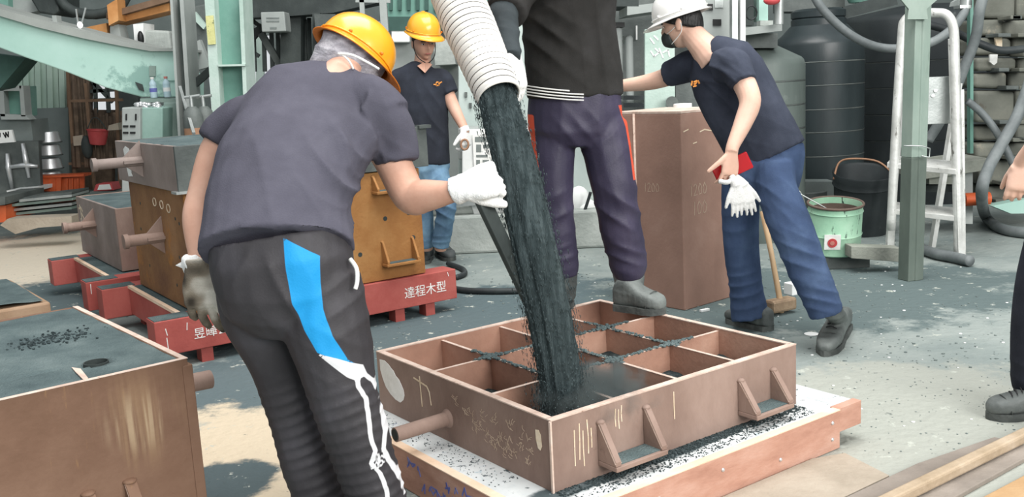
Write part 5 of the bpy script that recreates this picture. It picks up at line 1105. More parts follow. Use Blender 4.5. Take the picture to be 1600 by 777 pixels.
def hair_cap(c, U, Fd, par, s=1.0, low=-.05, front=.05):
    X, Y_, Z = axes(U, Fd); c = Vector(c); n, m = 36, 16; mb = MB(); vs = []
    for i in range(m+1):
        for j in range(n):
            a = 2*math.pi*j/n; f = .5+.5*math.cos(a); lo = low*(1-f)**.7 + front*f**.7 if True else 0
            z0 = max(-.95, min(.95, lo/.118)); p0 = math.asin(z0); ph = p0 + (math.pi/2-p0)*i/m; r = 1.07
            x = .076*math.cos(ph)*math.sin(a)*r; y = .096*math.cos(ph)*math.cos(a)*r; z = .118*math.sin(ph)*1.04
            vs.append(c + (X*x + Y_*y + Z*z)*s)
    fs = [(i*n+j, i*n+(j+1) % n, (i+1)*n+(j+1) % n, (i+1)*n+j) for i in range(m) for j in range(n)]
    k = len(vs); vs += [c + (v-c)*.94 for v in vs]; fs += [tuple(q+k for q in f[::-1]) for f in fs] + [(j, k+j, k+(j+1) % n, (j+1) % n) for j in range(n)]
    return mb.add(vs, fs).build('hair', M['hair'], par, smooth='all')
def helmet(c, U, Fd, par, s=1.0, m='helmet', mi='helmet_in', tilt=0):
    X, Y_, Z = axes(U, Fd); c = Vector(c); n = 56; vs = []
    prof = [(math.cos(math.radians(e)), math.sin(math.radians(e))) for e in (88, 80, 70, 60, 50, 40, 30, 20, 10, 0)]
    rows = []
    for cr, sr in prof: rows.append((cr**.85, sr**.95, 0))
    rows += [(1.0, -.06, 0), (1.03, -.1, .35), (1.06, -.14, 1.0), (1.04, -.16, .97), (.99, -.12, .3), (.97, -.06, 0)]
    rows += [(.965*r[0], .955*r[1], 0) for r in rows[:10][::-1]]
    for r, h, br in rows:
        for j in range(n):
            a = 2*math.pi*j/n; f = max(0, math.cos(a)); bk = max(0, -math.cos(a))
            rx, ry = .112*r, .134*r; e = br*(.05*f**1.5 + .008*bk + .004); ridge = .006*math.exp(-(math.sin(a)/.16)**2)*(1 if (h > 0 and br == 0) else 0)*min(1, h*2)
            x = math.sin(a)*(rx+e); y = math.cos(a)*(ry+e); z = .128*h + ridge - br*.012*f
            vs.append(c + (X*x + Y_*y + Z*z)*s)
    k = len(rows); fs = [(i*n+j, i*n+(j+1) % n, (i+1)*n+(j+1) % n, (i+1)*n+j) for i in range(k-1) for j in range(n)]
    fs += [tuple(range(n))[::-1], tuple(range((k-1)*n, k*n))]
    h = MB().add(vs, fs).build('hard_hat', [M[m], M[mi]], par, smooth='all')
    for p in h.data.polygons:
        if p.index >= 12*n: p.material_index = 1
    MB().tube([c + (X*math.sin(q*math.pi/14)*.1155*1 + Y_*math.cos(q*math.pi/14)*.1375 + Z*.004)*s for q in range(28)], .0028*s, 6, closed=True).build('rain_gutter', M[m], h, smooth='all')
    for q in (-1, 1):
        for f in (.06, -.05):
            e = c + (X*q*.104 + Y_*f*1.1 + Z*.012)*s; MB().ball(e, .006*s, 8, 6).build('rivet', M[mi], h, smooth='all')
    return h
def hand(mb, wrist, D, N, side, curls, spread=.12, s=1.0, g=1.0, thumb=(.55, .75, -.3), tc=25):
    D = Vector(D).normalized(); N = Vector(N); N = (N - D*N.dot(D)).normalized(); X = D.cross(N).normalized()*side; w = Vector(wrist)
    mb.loft([(w - D*.012*s, X*.027*s*g, N*.02*s*g, .8), (w + D*.02*s, X*.033*s*g, N*.019*s*g, .8), (w + D*.055*s, X*.042*s*g, N*.0165*s*g, .75), (w + D*.09*s, X*.043*s*g, N*.0145*s*g, .75), (w + D*.1*s, X*.038*s*g, N*.011*s*g, .8)], 20)
    def rotD(d, ang): return (d*math.cos(ang) - N_*math.sin(ang))
    for k, (off, ln) in enumerate(((.031, .072), (.0105, .081), (-.0105, .075), (-.031, .06))):
        p = w + D*(.088 if k < 3 else .082)*s + X*off*s; base = (D + X*(spread*(1.5-k)*.66)).normalized(); c1, c2, c3 = curls[k] if isinstance(curls[0], (tuple, list)) else curls
        ang = 0; pts = [p - base*.02*s, p]; 
        for sg, cc in ((.46, c1), (.3, c2), (.24, c3)):
            ang += math.radians(cc); d = base*math.cos(ang) - N*math.sin(ang); p = p + d*ln*sg*s; pts.append(p)
        mb.tube(pts, [.0095*s*g, .0098*s*g, .0092*s*g, .0085*s*g, .0072*s*g], 12); mb.ball(pts[-1], .0075*s*g, 10, 6)
    t0 = w + D*.022*s + X*.026*s; td = (D*thumb[0] + X*thumb[1] + N*thumb[2]).normalized(); p1 = t0 + td*.04*s
    td2 = (td*math.cos(math.radians(tc)) + D*math.sin(math.radians(tc)) - N*.15).normalized(); p2 = p1 + td2*.032*s; p3 = p2 + td2*.024*s
    mb.tube([t0 - td*.01*s, p1, p2, p3], [.015*s*g, .0125*s*g, .011*s*g, .0085*s*g], 12); mb.ball(p3, .0085*s*g, 10, 6)
def shoe(par, heel, toe, name, m, h=.085, wd=.048, shaft=None, laces=True, pitch=0.0):
    heel = Vector(heel); toe = Vector(toe); d = (toe-heel); L = d.length; d.normalize(); x = d.cross(Vector((0, 0, 1))).normalized(); z = x.cross(d)
    prof = [(.0, .5, .55), (.04, .78, .95), (.15, .84, 1.08), (.28, .84, 1.12), (.4, .86, .98), (.52, .92, .82), (.66, 1.0, .68), (.8, 1.0, .6), (.91, .84, .52), (.975, .56, .40), (1.0, .28, .26)]
    rings = [(heel + d*L*t + z*(.022 + hh*h*.5), x*wd*w, z*hh*h*.5, .62) for t, w, hh in prof]
    mb = MB(); mb.loft(rings, 24)
    if shaft: limb3(mb, [heel + d*L*.16 + z*.06] + [Vector(q) for q in shaft[0]], shaft[1], 5, 20)
    me = remesh(mb, .006, 3); folds(me, [(heel + d*L*.45 + z*h*.7, .05, d, .03, .0025)] + ([(Vector(shaft[0][0]), .08, (0, 0, 1), .05, .005)] if shaft else []), .0012, 40)
    up_ = finish(me, name, M[m], par['_o'], par)
    sb = MB(); k = 26; bot = []; top = []
    out = []
    for q in range(k):
        a = 2*math.pi*q/k; u = .5-.5*math.cos(a); w = np.interp(u, [0, .05, .3, .45, .7, .88, 1], [.3, .78, .86, .84, 1.04, .84, .2]); out.append((u, math.copysign(w, math.sin(a)) if abs(math.sin(a)) > 1e-6 else 0))
    sb.add([heel + d*L*(u*1.02-.01) + x*wd*1.06*w for u, w in out] + [heel + d*L*(u*1.02-.01) + x*wd*1.08*w + z*.028 for u, w in out], [list(range(k))[::-1], list(range(k, 2*k))] + [(i, (i+1) % k, k+(i+1) % k, k+i) for i in range(k)])
    sb.build('sole', M['sole'], up_, smooth=True)
    c = [heel + d*L*(.74+.05*math.sin(q*math.pi/8)) + x*wd*.98*math.cos(q*math.pi/8) + z*(.028+.6*h*math.sin(q*math.pi/8)**.7) for q in range(9)]
    MB().tube(c, .0022, 6).build('toe_seam', M['sole'], up_, smooth='all')
    if laces:
        for i in range(4):
            t = .46+.07*i; c = heel + d*L*t + z*(.031 + np.interp(t, [p[0] for p in prof], [p[2] for p in prof])*h)
            MB().tube(smoothpath([c - x*.026 - z*.006 + d*.008, c + z*.001, c + x*.026 - z*.006 - d*.008], 3), .0026, 6).build('shoe_lace', M['lace'], up_, smooth='all')
        c = heel + d*L*.43 + z*(.03+h*.97)
        for sx in (-1, 1): MB().tube(smoothpath([c, c + x*.03*sx + z*.012, c + x*.05*sx - z*.012 + d*.01, c + x*.02*sx - z*.004, c]), .0024, 6).build('lace_loop', M['lace'], up_, smooth='all')
    return up_
def garment(mb, voxel, name, m, par, fl, it=5, noise=.003, nf=12):
    me = remesh(mb, voxel, it); folds(me, fl, noise, nf); return finish(me, name, M[m] if isinstance(m, str) else m, par['_o'], par)
def body(mb, voxel, label, skin, origin, it=3):
    me = remesh(mb, voxel, it); o = finish(me, 'person', M[skin], origin); return tag(o, label, 'person')
CL = lambda name, cols, **k: mat(name, cols, k.pop('rough', .9), scale=k.pop('scale', 4), bump=k.pop('bump', .12), bscale=k.pop('bscale', 220), spec=.2, **k)
M['shirt_a'] = CL('charcoal_shirt', ['45444e', '4d4c57', '565560']); M['shirt_b'] = CL('black_shirt', ['23262d', '2b2e36', '343842'])
M['shirt_c'] = CL('faded_black_shirt', ['262625', '302f2e', '3b3a3a'], spots=[('55504c', 5, .66, .12)]); M['shirt_d'] = CL('navy_shirt', ['2f333f', '393e4b', '454a58'])
M['trousers_c'] = CL('dark_navy_trousers', ['2d2a3d', '383448', '454054'], rough=.6, spots=[('585466', 5, .66, .1)]); M['trousers_d'] = CL('blue_work_trousers', ['36455f', '425372', '516483'], spots=[('5d7090', 5, .62, .15)])
M['jeans'] = CL('light_jeans', ['48617c', '6a8aa4', '8fb0c2'], scale=3); M['trousers_r'] = CL('black_trousers', ['1f2129', '282b34', '31343e']); M['sleeve_cover'] = CL('black_arm_sleeve', ['31373a', '3d4447', '4a5154'], spots=[('6b7374', 12, .68, .08)])

# ---- 1: the bent worker in the foreground, seen from behind
def bent_worker():
    O = (-.4, 2.78, 0); mb = MB()
    C1 = W(549, 92, 3.16); U1, F1 = (.52, .42, .74), (.8, .2, -.56)
    head(mb, C1, U1, F1, 1.0); limb(mb, [(505, 150, 3.02, .075), (528, 122, 3.06, .06), (546, 104, 3.11, .054)])
    mb.loft(torso([(435, 380, 2.66, .16, .1), (440, 300, 2.78, .16, .1), (470, 225, 2.9, .18, .1), (488, 170, 3.0, .17, .08), (505, 145, 3.03, .1, .06)], (1, 0, -.12)))
    limb(mb, [(400, 195, 2.98, .06), (345, 225, 2.98, .052), (316, 305, 2.93, .044), (308, 345, 2.89, .043), (312, 402, 2.82, .031), (314, 420, 2.81, .028)])
    limb(mb, [(585, 205, 3.0, .06), (612, 250, 3.0, .056), (640, 306, 2.96, .053), (664, 306, 2.93, .05), (706, 300, 2.88, .033), (722, 295, 2.87, .028)])
    limb(mb, [(395, 430, 2.7, .09), (425, 560, 2.78, .065), (465, 650, 2.8, .06), (505, 800, 2.83, .045), (515, 850, 2.84, .04)]); limb(mb, [(505, 430, 2.66, .09), (523, 564, 2.64, .075), (550, 660, 2.66, .065), (588, 790, 2.69, .045), (600, 840, 2.72, .04)])
    P_ = body(mb, .006, 'bent worker in a charcoal t-shirt and black track trousers with a blue panel', 'skin', O)
    s = MB(); s.loft(torso([(433, 394, 2.63, .213, .155), (433, 372, 2.655, .207, .152), (436, 322, 2.72, .203, .148), (448, 275, 2.79, .206, .14), (466, 235, 2.87, .212, .13), (480, 206, 2.94, .218, .12), (491, 181, 2.985, .21, .106), (505, 155, 3.015, .185, .088), (528, 136, 3.045, .13, .07), (543, 124, 3.068, .088, .056), (549, 118, 3.08, .072, .05)], (1, .02, -.2), (1, .0, -.13)))
    limb(s, [(420, 190, 2.97, .083), (382, 194, 2.98, .083), (352, 212, 2.98, .072), (339, 228, 2.97, .068)]); limb(s, [(550, 140, 3.05, .06), (580, 155, 3.02, .074), (602, 185, 3.0, .085)]); limb(s, [(562, 176, 2.99, .09), (594, 190, 3.0, .09), (614, 226, 3.0, .077), (621, 256, 2.99, .071)])
    fl = [(W(540, 280, 2.7), (.09, .2, .15), (.8, 0, .6), .07, .016), (W(570, 215, 2.85), (.06, .2, .12), (.9, 0, .3), .06, .013), (W(470, 200, 2.8), (.14, .2, .12), (.5, 0, -.8), .12, .005), (W(365, 215, 2.85), (.05, .2, .08), (.8, 0, -.6), .06, .007),
          (W(440, 350, 2.5), (.25, .2, .06), (.25, 0, 1), .09, .004), (W(520, 330, 2.6), (.1, .2, .12), (.6, 0, .8), .09, .007), (W(610, 240, 2.95), .06, (.5, 0, .8), .045, .005)]
    garment(s, .008, 'shirt', 'shirt_a', P_, fl, 6, .0035, 9)
    t = MB(); t.loft(torso([(455, 505, 2.70, .12, .1), (449, 470, 2.68, .178, .14), (446, 440, 2.66, .192, .152), (440, 405, 2.655, .196, .15), (434, 370, 2.665, .19, .145)], (1, .02, -.1), (1, .02, -.2)))
    limb(t, [(392, 430, 2.68, .10), (402, 490, 2.72, .098), (436, 564, 2.77, .09), (460, 640, 2.79, .085), (479, 710, 2.8, .084), (497, 765, 2.81, .083), (512, 830, 2.83, .085), (516, 858, 2.84, .08)])
    limb(t, [(500, 430, 2.655, .112), (508, 500, 2.64, .119), (523, 564, 2.635, .106), (536, 618, 2.64, .099), (555, 671, 2.655, .096), (568, 721, 2.665, .089), (583, 764, 2.68, .088), (598, 815, 2.7, .088), (603, 850, 2.71, .082)])
    fl = []
    for px, py, Y, n_ in ((455, 640, 2.7, 1), (540, 640, 2.55, 1), (475, 705, 2.72, 1), (560, 705, 2.58, 1), (500, 790, 2.75, 1), (590, 790, 2.6, 1)): fl.append((W(px, py, Y), (.11, .2, .075), (-.25, 0, 1), .036, .005))
    fl += [(W(440, 470, 2.5), (.06, .25, .12), (1, 0, .5), .08, .007), (W(540, 480, 2.5), (.07, .2, .1), (-.5, 0, 1), .06, .006), (W(520, 560, 2.5), (.1, .2, .08), (.6, 0, 1), .06, .005), (W(370, 410, 2.6), (.08, .2, .06), (.9, 0, -.5), .07, .006)]
    me = remesh(t, .007, 5); folds(me, fl, .003, 10); Yp = 2.56
    blue = [(447, 368), (502, 398), (503, 440), (508, 480), (523, 520), (545, 560), (564, 575), (540, 562), (500, 545), (480, 512), (462, 470), (453, 420)]
    sdist(me, 'blue_panel', [W(x, y, Yp) for x, y in blue])
    white = [(498, 545), (530, 556), (566, 573), (572, 590), (557, 595), (545, 588)]
    sdist(me, 'white_trim', [W(x, y, Yp) for x, y in white])
    def line(pts, w):
        L_ = [W(x-w, y, Yp) for x, y in pts]; R_ = [W(x+w, y, Yp) for x, y in pts]; sdist(me, 'white_trim', L_ + R_[::-1])
    line([(558, 590), (560, 606), (570, 625), (575, 660), (578, 690), (585, 713)], 3.2); line([(568, 588), (580, 605), (588, 625), (593, 655), (598, 685), (596, 712)], 3.0); line([(575, 598), (584, 606), (592, 622)], 2.0)
    line([(584, 712), (578, 730), (592, 750), (600, 775), (604, 800)], 3.2); line([(596, 712), (604, 735), (612, 752), (622, 775), (628, 800)], 3.0)
    for dy in (0, 7, 14): line([(577, 726+dy), (588, 714+dy), (590, 726+dy), (599, 716+dy)], 1.6)
    M['track'] = mat('black_track_cloth', ['333134', '3c3a3d', '47454a'], .6, scale=4, bump=.08, bscale=160, spec=.3, extra=[('blue_panel', '1d94d2', .0012), ('white_trim', 'dcdcde', .0012)])
    finish(me, 'track_trousers', M['track'], O, P_)
    MB().tube(smoothpath([W(547, 405, 2.60), W(557, 420, 2.585), W(558, 440, 2.575), W(555, 452, 2.57)], 4), .006, 8).build('pocket_edge', M['white_paint'], P_, smooth='all')
    for hx, hy, Y in ((516, 880, 0), (606, 892, 0)):
        f = F(hx, hy); shoe(P_, f + Vector((-.05, -.08, 0)), f + Vector((.08, .17, 0)), 'boot', 'boot')
    # left hand: sooty glove hanging; right hand: white glove closed round the bar
    g = MB(); w = W(311, 412, 2.79); hand(g, w, (.05, -.04, -1), (-.15, -.98, 0), -1, [(4, 16, 12), (10, 22, 14), (14, 24, 16), (18, 26, 16)], .3, 1.3, 1.1, thumb=(.75, .6, -.1), tc=15)
    me = remesh(g, .0045, 3); folds(me, [(w + Vector((0, 0, -.1)), .05, (0, 0, 1), .03, .003)], .001, 60); finish(me, 'dirty_glove', M['glove_dirty'], O, P_, 'sooty cotton glove')
    c = MB(); limb3(c, [W(313, 402, 2.82), W(311, 412, 2.815), W(313, 424, 2.81)], [.04, .05, .044], 4, 22); me = remesh(c, .005, 2); folds(me, [(W(312, 412, 2.8), .07, (1, .4, .3), .035, .005)], .002, 40); finish(me, 'glove_cuff', M['glove'], O, P_)
    MB().prism([W(296, 402, 2.80), W(274, 415, 2.8), W(296, 424, 2.8), W(306, 414, 2.79)], (0, .02, 0)).build('cuff_flap', M['glove'], P_)
    g = MB(); w = W(720, 294, 2.87); hand(g, w, (.9, -.1, .22), (-.15, -.75, .65), 1, [(62, 80, 50), (66, 82, 50), (70, 84, 50), (74, 84, 50)], .06, 1.12, 1.3, thumb=(.75, .3, -.75), tc=30)
    limb3(g, [W(708, 299, 2.88), W(718, 296, 2.875), W(730, 291, 2.87)], [.041, .043, .036], 4, 18)
    me = remesh(g, .0045, 3); folds(me, [(w, .05, (1, 0, 0), .03, .003)], .001, 60); finish(me, 'glove', M['glove'], O, P_, 'white cotton glove')
    # towel round the head, mask strap, helmet
    X, Y_, Z = axes(U1, F1); tb = MB()
    tb.loft([(C1 + Z*h, X*a, Y_*b, .95) for h, a, b in ((-.158, .06, .062), (-.145, .078, .082), (-.08, .094, .104), (-.03, .098, .115), (.02, .096, .116), (.06, .08, .095))], 30)
    me = remesh(tb, .006, 4); folds(me, [(C1, .2, (.35, .1, 1), .055, .007), (C1, .15, (1, 0, .6), .08, .004)], .003, 22); finish(me, 'head_towel', M['towel'], O, P_)
    MB().tube(smoothpath([W(528, 84, 3.02), W(550, 86, 3.015), W(575, 98, 3.03), W(592, 108, 3.05)]), .0038, 8).build('mask_strap', M['white_paint'], P_, smooth='all')
    MB().tube(smoothpath([W(532, 83, 3.02), W(545, 95, 3.02), W(552, 108, 3.03)]), .0034, 8).build('mask_strap', M['white_paint'], P_, smooth='all')
    helmet(C1 + Z*.024, U1, F1, P_, .95)
bent_worker()

# ---- 2: the man with the yellow helmet behind
def helmet_man():
    O = (-.52, 7.13, 0); Y = 7.1; mb = MB(); C1 = W(662, 67, Y-.02); U1, F1 = (.06, -.22, 1), (.38, -.92, -.18)
    head(mb, C1, U1, F1, 1.04); limb(mb, [(659, 116, Y+.03, .085), (660, 100, Y+.02, .062), (661, 84, Y+.01, .058)])
    mb.loft(torso([(660, 260, Y, .15, .09), (658, 190, Y, .16, .09), (657, 130, Y, .185, .09), (658, 108, Y, .1, .07)], (1, 0, .02)))
    limb(mb, [(690, 122, Y, .06), (699, 145, Y-.02, .05), (711, 172, Y-.05, .043), (725, 200, Y-.12, .031), (727, 208, Y-.13, .028)]); limb(mb, [(625, 122, Y, .06), (613, 150, Y, .05), (608, 175, Y-.02, .043), (612, 210, Y-.1, .031), (614, 222, Y-.11, .03)])
    limb(mb, [(680, 268, Y, .06), (694, 318, Y-.11, .05), (688, 390, Y-.02, .045)]); limb(mb, [(650, 268, Y, .06), (660, 325, Y, .05), (667, 390, Y+.08, .045)])
    hand(mb, W(614, 224, Y-.11), (.05, -.1, -1), (-.9, -.2, 0), 1, [(20, 30, 20)]*4)
    P_ = body(mb, .005, 'man in a black v-neck t-shirt, light jeans and a yellow hard hat', 'skin', O, 2)
    face_parts(C1, U1, F1, P_, 1.04); hair_cap(C1, U1, F1, P_, 1.04, -.045, .07); helmet(C1 + Vector(U1)*.078, (.17, -.2, .95), (.45, -.85, -.26), P_, 1.04)
    X, Y_, Z = axes(U1, F1)
    for sx in (-1, 1): MB().tube(smoothpath([C1+X*.078*sx+Y_*.01+Z*.03, C1+X*.079*sx+Y_*.02-Z*.03, C1+X*.06*sx+Y_*.05-Z*.09, C1+X*.015*sx+Y_*.075-Z*.125, C1+Y_*.078-Z*.126]), .0035, 6).build('chin_strap', M['black'], P_, smooth='all')
    s = MB(); s.loft(torso([(660, 256, Y, .2, .125), (659, 225, Y, .2, .125), (657, 180, Y, .198, .12), (657, 145, Y, .208, .12), (657, 124, Y, .205, .105), (657, 113, Y, .165, .085), (659, 105, Y+.01, .1, .066), (660, 101, Y+.015, .075, .055)], (1, 0, .03)))
    limb(s, [(675, 124, Y, .075), (690, 124, Y, .078), (697, 136, Y-.01, .07), (702, 147, Y-.02, .07)]); limb(s, [(640, 124, Y, .075), (625, 124, Y, .078), (616, 140, Y, .07), (612, 150, Y, .07)])
    garment(s, .008, 'shirt', 'shirt_b', P_, [(W(680, 180, Y-.1), (.1, .2, .2), (.9, 0, .5), .1, .008), (W(640, 220, Y-.1), (.12, .2, .15), (.7, 0, -.6), .1, .006)], 5, .003, 9)
    v = MB().prism([W(652, 103, Y-.10), W(664, 114, Y-.125), W(675, 101, Y-.1), W(664, 96, Y-.06)], (0, .06, 0)); v.build('neck_opening', M['skin'], P_)
    strokes([[(681, 131), (683, 128), (686, 129), (686, 133), (682, 134), (681, 131)], [(678, 132), (680, 132)], [(687, 130), (690, 128)]], lambda x, y: (W(x, y, Y-.128), Vector((0, -1, 0))), .008, .004).build('chest_logo', M['orange_logo'], P_)
    t = MB(); t.loft(torso([(666, 282, Y, .14, .1), (664, 265, Y, .185, .125), (662, 248, Y, .188, .125), (661, 240, Y, .185, .12)], (1, 0, .02)))
    limb(t, [(679, 262, Y, .098), (688, 290, Y-.07, .09), (697, 320, Y-.12, .08), (693, 355, Y-.07, .07), (688, 384, Y-.02, .068)]); limb(t, [(650, 262, Y, .098), (655, 300, Y, .086), (661, 330, Y+.02, .078), (665, 385, Y+.08, .068)])
    garment(t, .008, 'jeans', 'jeans', P_, [(W(695, 330, Y-.1), (.1, .2, .1), (.5, 0, 1), .07, .008), (W(685, 280, Y-.1), (.12, .2, .08), (-.7, 0, 1), .07, .007), (W(690, 375, Y), (.1, .2, .06), (0, 0, 1), .05, .006)], 4, .003, 10)
    f = F(690, 402); g = W(689, 388, f.y-.02); shoe(P_, f + Vector((-.02, .06, 0)), f + Vector((.09, -.2, 0)), 'boot', 'boot', .095, .052, ([W(690, 393, f.y+.02), W(689, 378, f.y+.03)], [.05, .055, .06]), False)
    f = F(668, 408); shoe(P_, f + Vector((0, .1, 0)), f + Vector((-.03, -.16, 0)), 'boot', 'boot', .095, .052, ([W(667, 396, f.y+.08), W(666, 380, f.y+.08)], [.05, .055, .06]), False)
    g = MB(); w = W(726, 205, Y-.13); hand(g, w, (.05, -.12, -1), (.8, -.55, 0), 1, [(35, 45, 30)]*4, .08, 1.05, 1.25); limb3(g, [W(724, 199, Y-.12), W(727, 207, Y-.13)], [.038, .036], 3, 16)
    finish(remesh(g, .0045, 3), 'glove', M['glove'], O, P_, 'white cotton glove')
    rp = MB().tube([W(726+6*math.cos(q*.5236), 226+8*math.sin(q*.5236), Y-.19) for q in range(12)], .008, 8, closed=True)
    tag(rp.build('steel_ring', M['copper'], smooth='all'), 'dark steel ring held in the white glove of the man with the yellow hard hat', 'ring')
helmet_man()

# ---- 3: the operator standing on the mould box, his head above the frame
def operator():
    O = tuple(F(935, 482, ZT)); O = (O[0], O[1], ZT); Y = 3.78; mb = MB(); C1 = W(868, -150, Y-.06)
    U1, F1 = (-.05, -.2, 1), (-.3, -.9, -.3)
    head(mb, C1, U1, F1, 1.02); limb(mb, [(880, -85, Y, .08), (874, -105, Y-.02, .062), (870, -125, Y-.04, .058)])
    mb.loft(torso([(898, 190, Y, .14, .09), (895, 90, Y, .15, .1), (890, 0, Y, .16, .1), (885, -70, Y, .16, .085), (882, -95, Y, .09, .06)], (1, .05, 0)))
    limb(mb, [(830, -60, Y, .05), (800, -20, 3.62, .04), (786, 22, 3.46, .034), (795, 70, 3.27, .028), (798, 90, 3.19, .026)]); limb(mb, [(940, -62, Y, .06), (930, -58, 3.62, .05), (905, -55, 3.5, .045), (820, -75, 3.35, .033), (792, -84, 3.3, .03)])
    limb(mb, [(865, 190, Y, .08), (866, 300, Y-.03, .06), (878, 430, Y+.02, .042)]); limb(mb, [(935, 190, Y, .08), (965, 310, Y-.05, .06), (982, 430, Y, .042)])
    hand(mb, W(790, -85, 3.3), (-1, .02, .02), (.2, -.3, .9), 1, [(40, 50, 30)]*4)
    P_ = body(mb, .0065, 'operator in a black polo shirt and navy trousers standing on the mould box', 'skin', O)
    hair_cap(C1, U1, F1, P_); face_parts(C1, U1, F1, P_, 1.02); helmet(C1 + Vector(U1)*.035, U1, F1, P_)
    s = MB(); s.loft(torso([(898, 152, Y, .186, .135), (897, 125, Y, .184, .135), (893, 80, Y, .18, .135), (890, 35, Y, .175, .13), (888, -10, Y, .19, .13), (886, -50, Y, .205, .115), (884, -72, Y, .17, .09), (881, -86, Y, .1, .07)], (1, .05, .1)))
    limb(s, [(850, -55, Y, .085), (828, -55, 3.74, .085), (806, -20, 3.6, .078), (790, 22, 3.46, .07)]); limb(s, [(920, -60, Y, .08), (940, -62, 3.7, .078), (928, -58, 3.6, .068)])
    garment(s, .008, 'shirt', 'shirt_c', P_, [(W(860, 60, Y-.1), (.09, .2, .1), (.55, 0, .85), .085, .022), (W(935, 60, Y-.1), (.06, .2, .25), (1, 0, .1), .09, .016), (W(900, 120, Y-.1), (.15, .2, .05), (.5, 0, 1), .11, .007), (W(850, 20, Y-.1), (.1, .2, .1), (-.6, 0, 1), .08, .008)], 5, .004, 9)
    for k in range(4):
        y = 134+4.6*k
        MB().tube(smoothpath([W(822, y, Y-.03), W(838, y+2.5, Y-.105), W(862, y+5.5, Y-.13), W(890, y+8, Y-.142), W(912, y+9, Y-.142)][:5-(1 if k == 0 else 0)], 5), .0028, 6).build('hem_stripe', M['white_paint'], P_, smooth='all')
    t = MB(); t.loft(torso([(897, 228, Y, .11, .1), (898, 205, Y, .182, .13), (898, 175, Y, .184, .13), (898, 145, Y, .178, .125), (897, 125, Y, .17, .12)], (1, .05, 0)))
    limb(t, [(864, 195, Y, .092), (865, 250, Y-.02, .083), (866, 305, Y-.03, .075), (869, 360, Y-.02, .073), (877, 405, Y, .069), (880, 430, Y+.01, .06)])
    limb(t, [(940, 195, Y, .1), (951, 250, Y-.03, .095), (961, 300, Y-.05, .089), (969, 350, Y-.04, .084), (979, 395, Y-.02, .078), (982, 416, Y-.01, .076), (983, 432, Y, .06)])
    fl = [(W(975, 330, Y-.1), (.1, .2, .09), (.6, 0, 1), .075, .011), (W(978, 400, Y-.1), (.1, .2, .05), (.35, 0, 1), .05, .010), (W(865, 330, Y-.1), (.08, .2, .08), (-.4, 0, 1), .075, .008), (W(875, 405, Y-.1), (.08, .2, .05), (-.3, 0, 1), .05, .008),
          (W(900, 205, Y-.1), (.1, .2, .07), (1, 0, .9), .07, .008), (W(940, 230, Y-.1), (.09, .2, .08), (-.8, 0, 1), .08, .007)]
    me = remesh(t, .008, 4); folds(me, fl, .003, 11)
    sdist(me, 'side_stripe', [W(x, y, Y-.1) for x, y in [(815, 180), (834, 180), (838, 230), (843, 270), (846, 312), (834, 322), (815, 320)]]); sdist(me, 'side_stripe', [W(x, y, Y-.1) for x, y in [(968, 165), (980, 200), (986, 240), (990, 282), (1010, 282), (1000, 165)]])
    M['trousers_c2'] = mat('dark_navy_trousers_striped', ['2d2a3d', '383448', '474257'], .55, scale=4, bump=.08, bscale=160, spec=.35, spots=[('585466', 5, .66, .1)], extra=[('side_stripe', 'd2543a', .0015)])
    finish(me, 'trousers', M['trousers_c2'], O, P_)
    f = F(985, 484, ZT); shoe(P_, f + Vector((-.055, .03, .0)), f + Vector((.125, -.11, .0)), 'rubber_boot', 'boot_grey', .105, .056, ([W(983, 455, f.y+.02), W(982, 425, f.y+.06)], [.058, .06, .068]), False)
    f = F(874, 485, ZT); shoe(P_, f + Vector((.03, .08, .0)), f + Vector((-.07, -.15, .0)), 'rubber_boot', 'boot_grey', .105, .056, ([W(879, 455, f.y+.05), W(879, 425, f.y+.06)], [.058, .06, .066]), False)
    g = MB(); limb(g, [(792, 12, 3.49, .054), (785, 26, 3.44, .053), (791, 55, 3.33, .045), (797, 82, 3.21, .037), (798, 92, 3.18, .035)]); me = remesh(g, .006, 3); folds(me, [(W(790, 50, 3.3), .1, (.3, 0, 1), .06, .004)], .002, 25); finish(me, 'arm_sleeve', M['sleeve_cover'], O, P_)
    g = MB(); w = W(799, 88, 3.2); hand(g, w, (.10, -.1, -.95), (.75, -.6, .1), 1, [(12, 25, 20)]*4, .06, 1.05, 1.2, thumb=(.8, .3, -.3))
    finish(remesh(g, .0045, 3), 'glove', M['glove'], O, P_, 'white cotton glove')
operator()

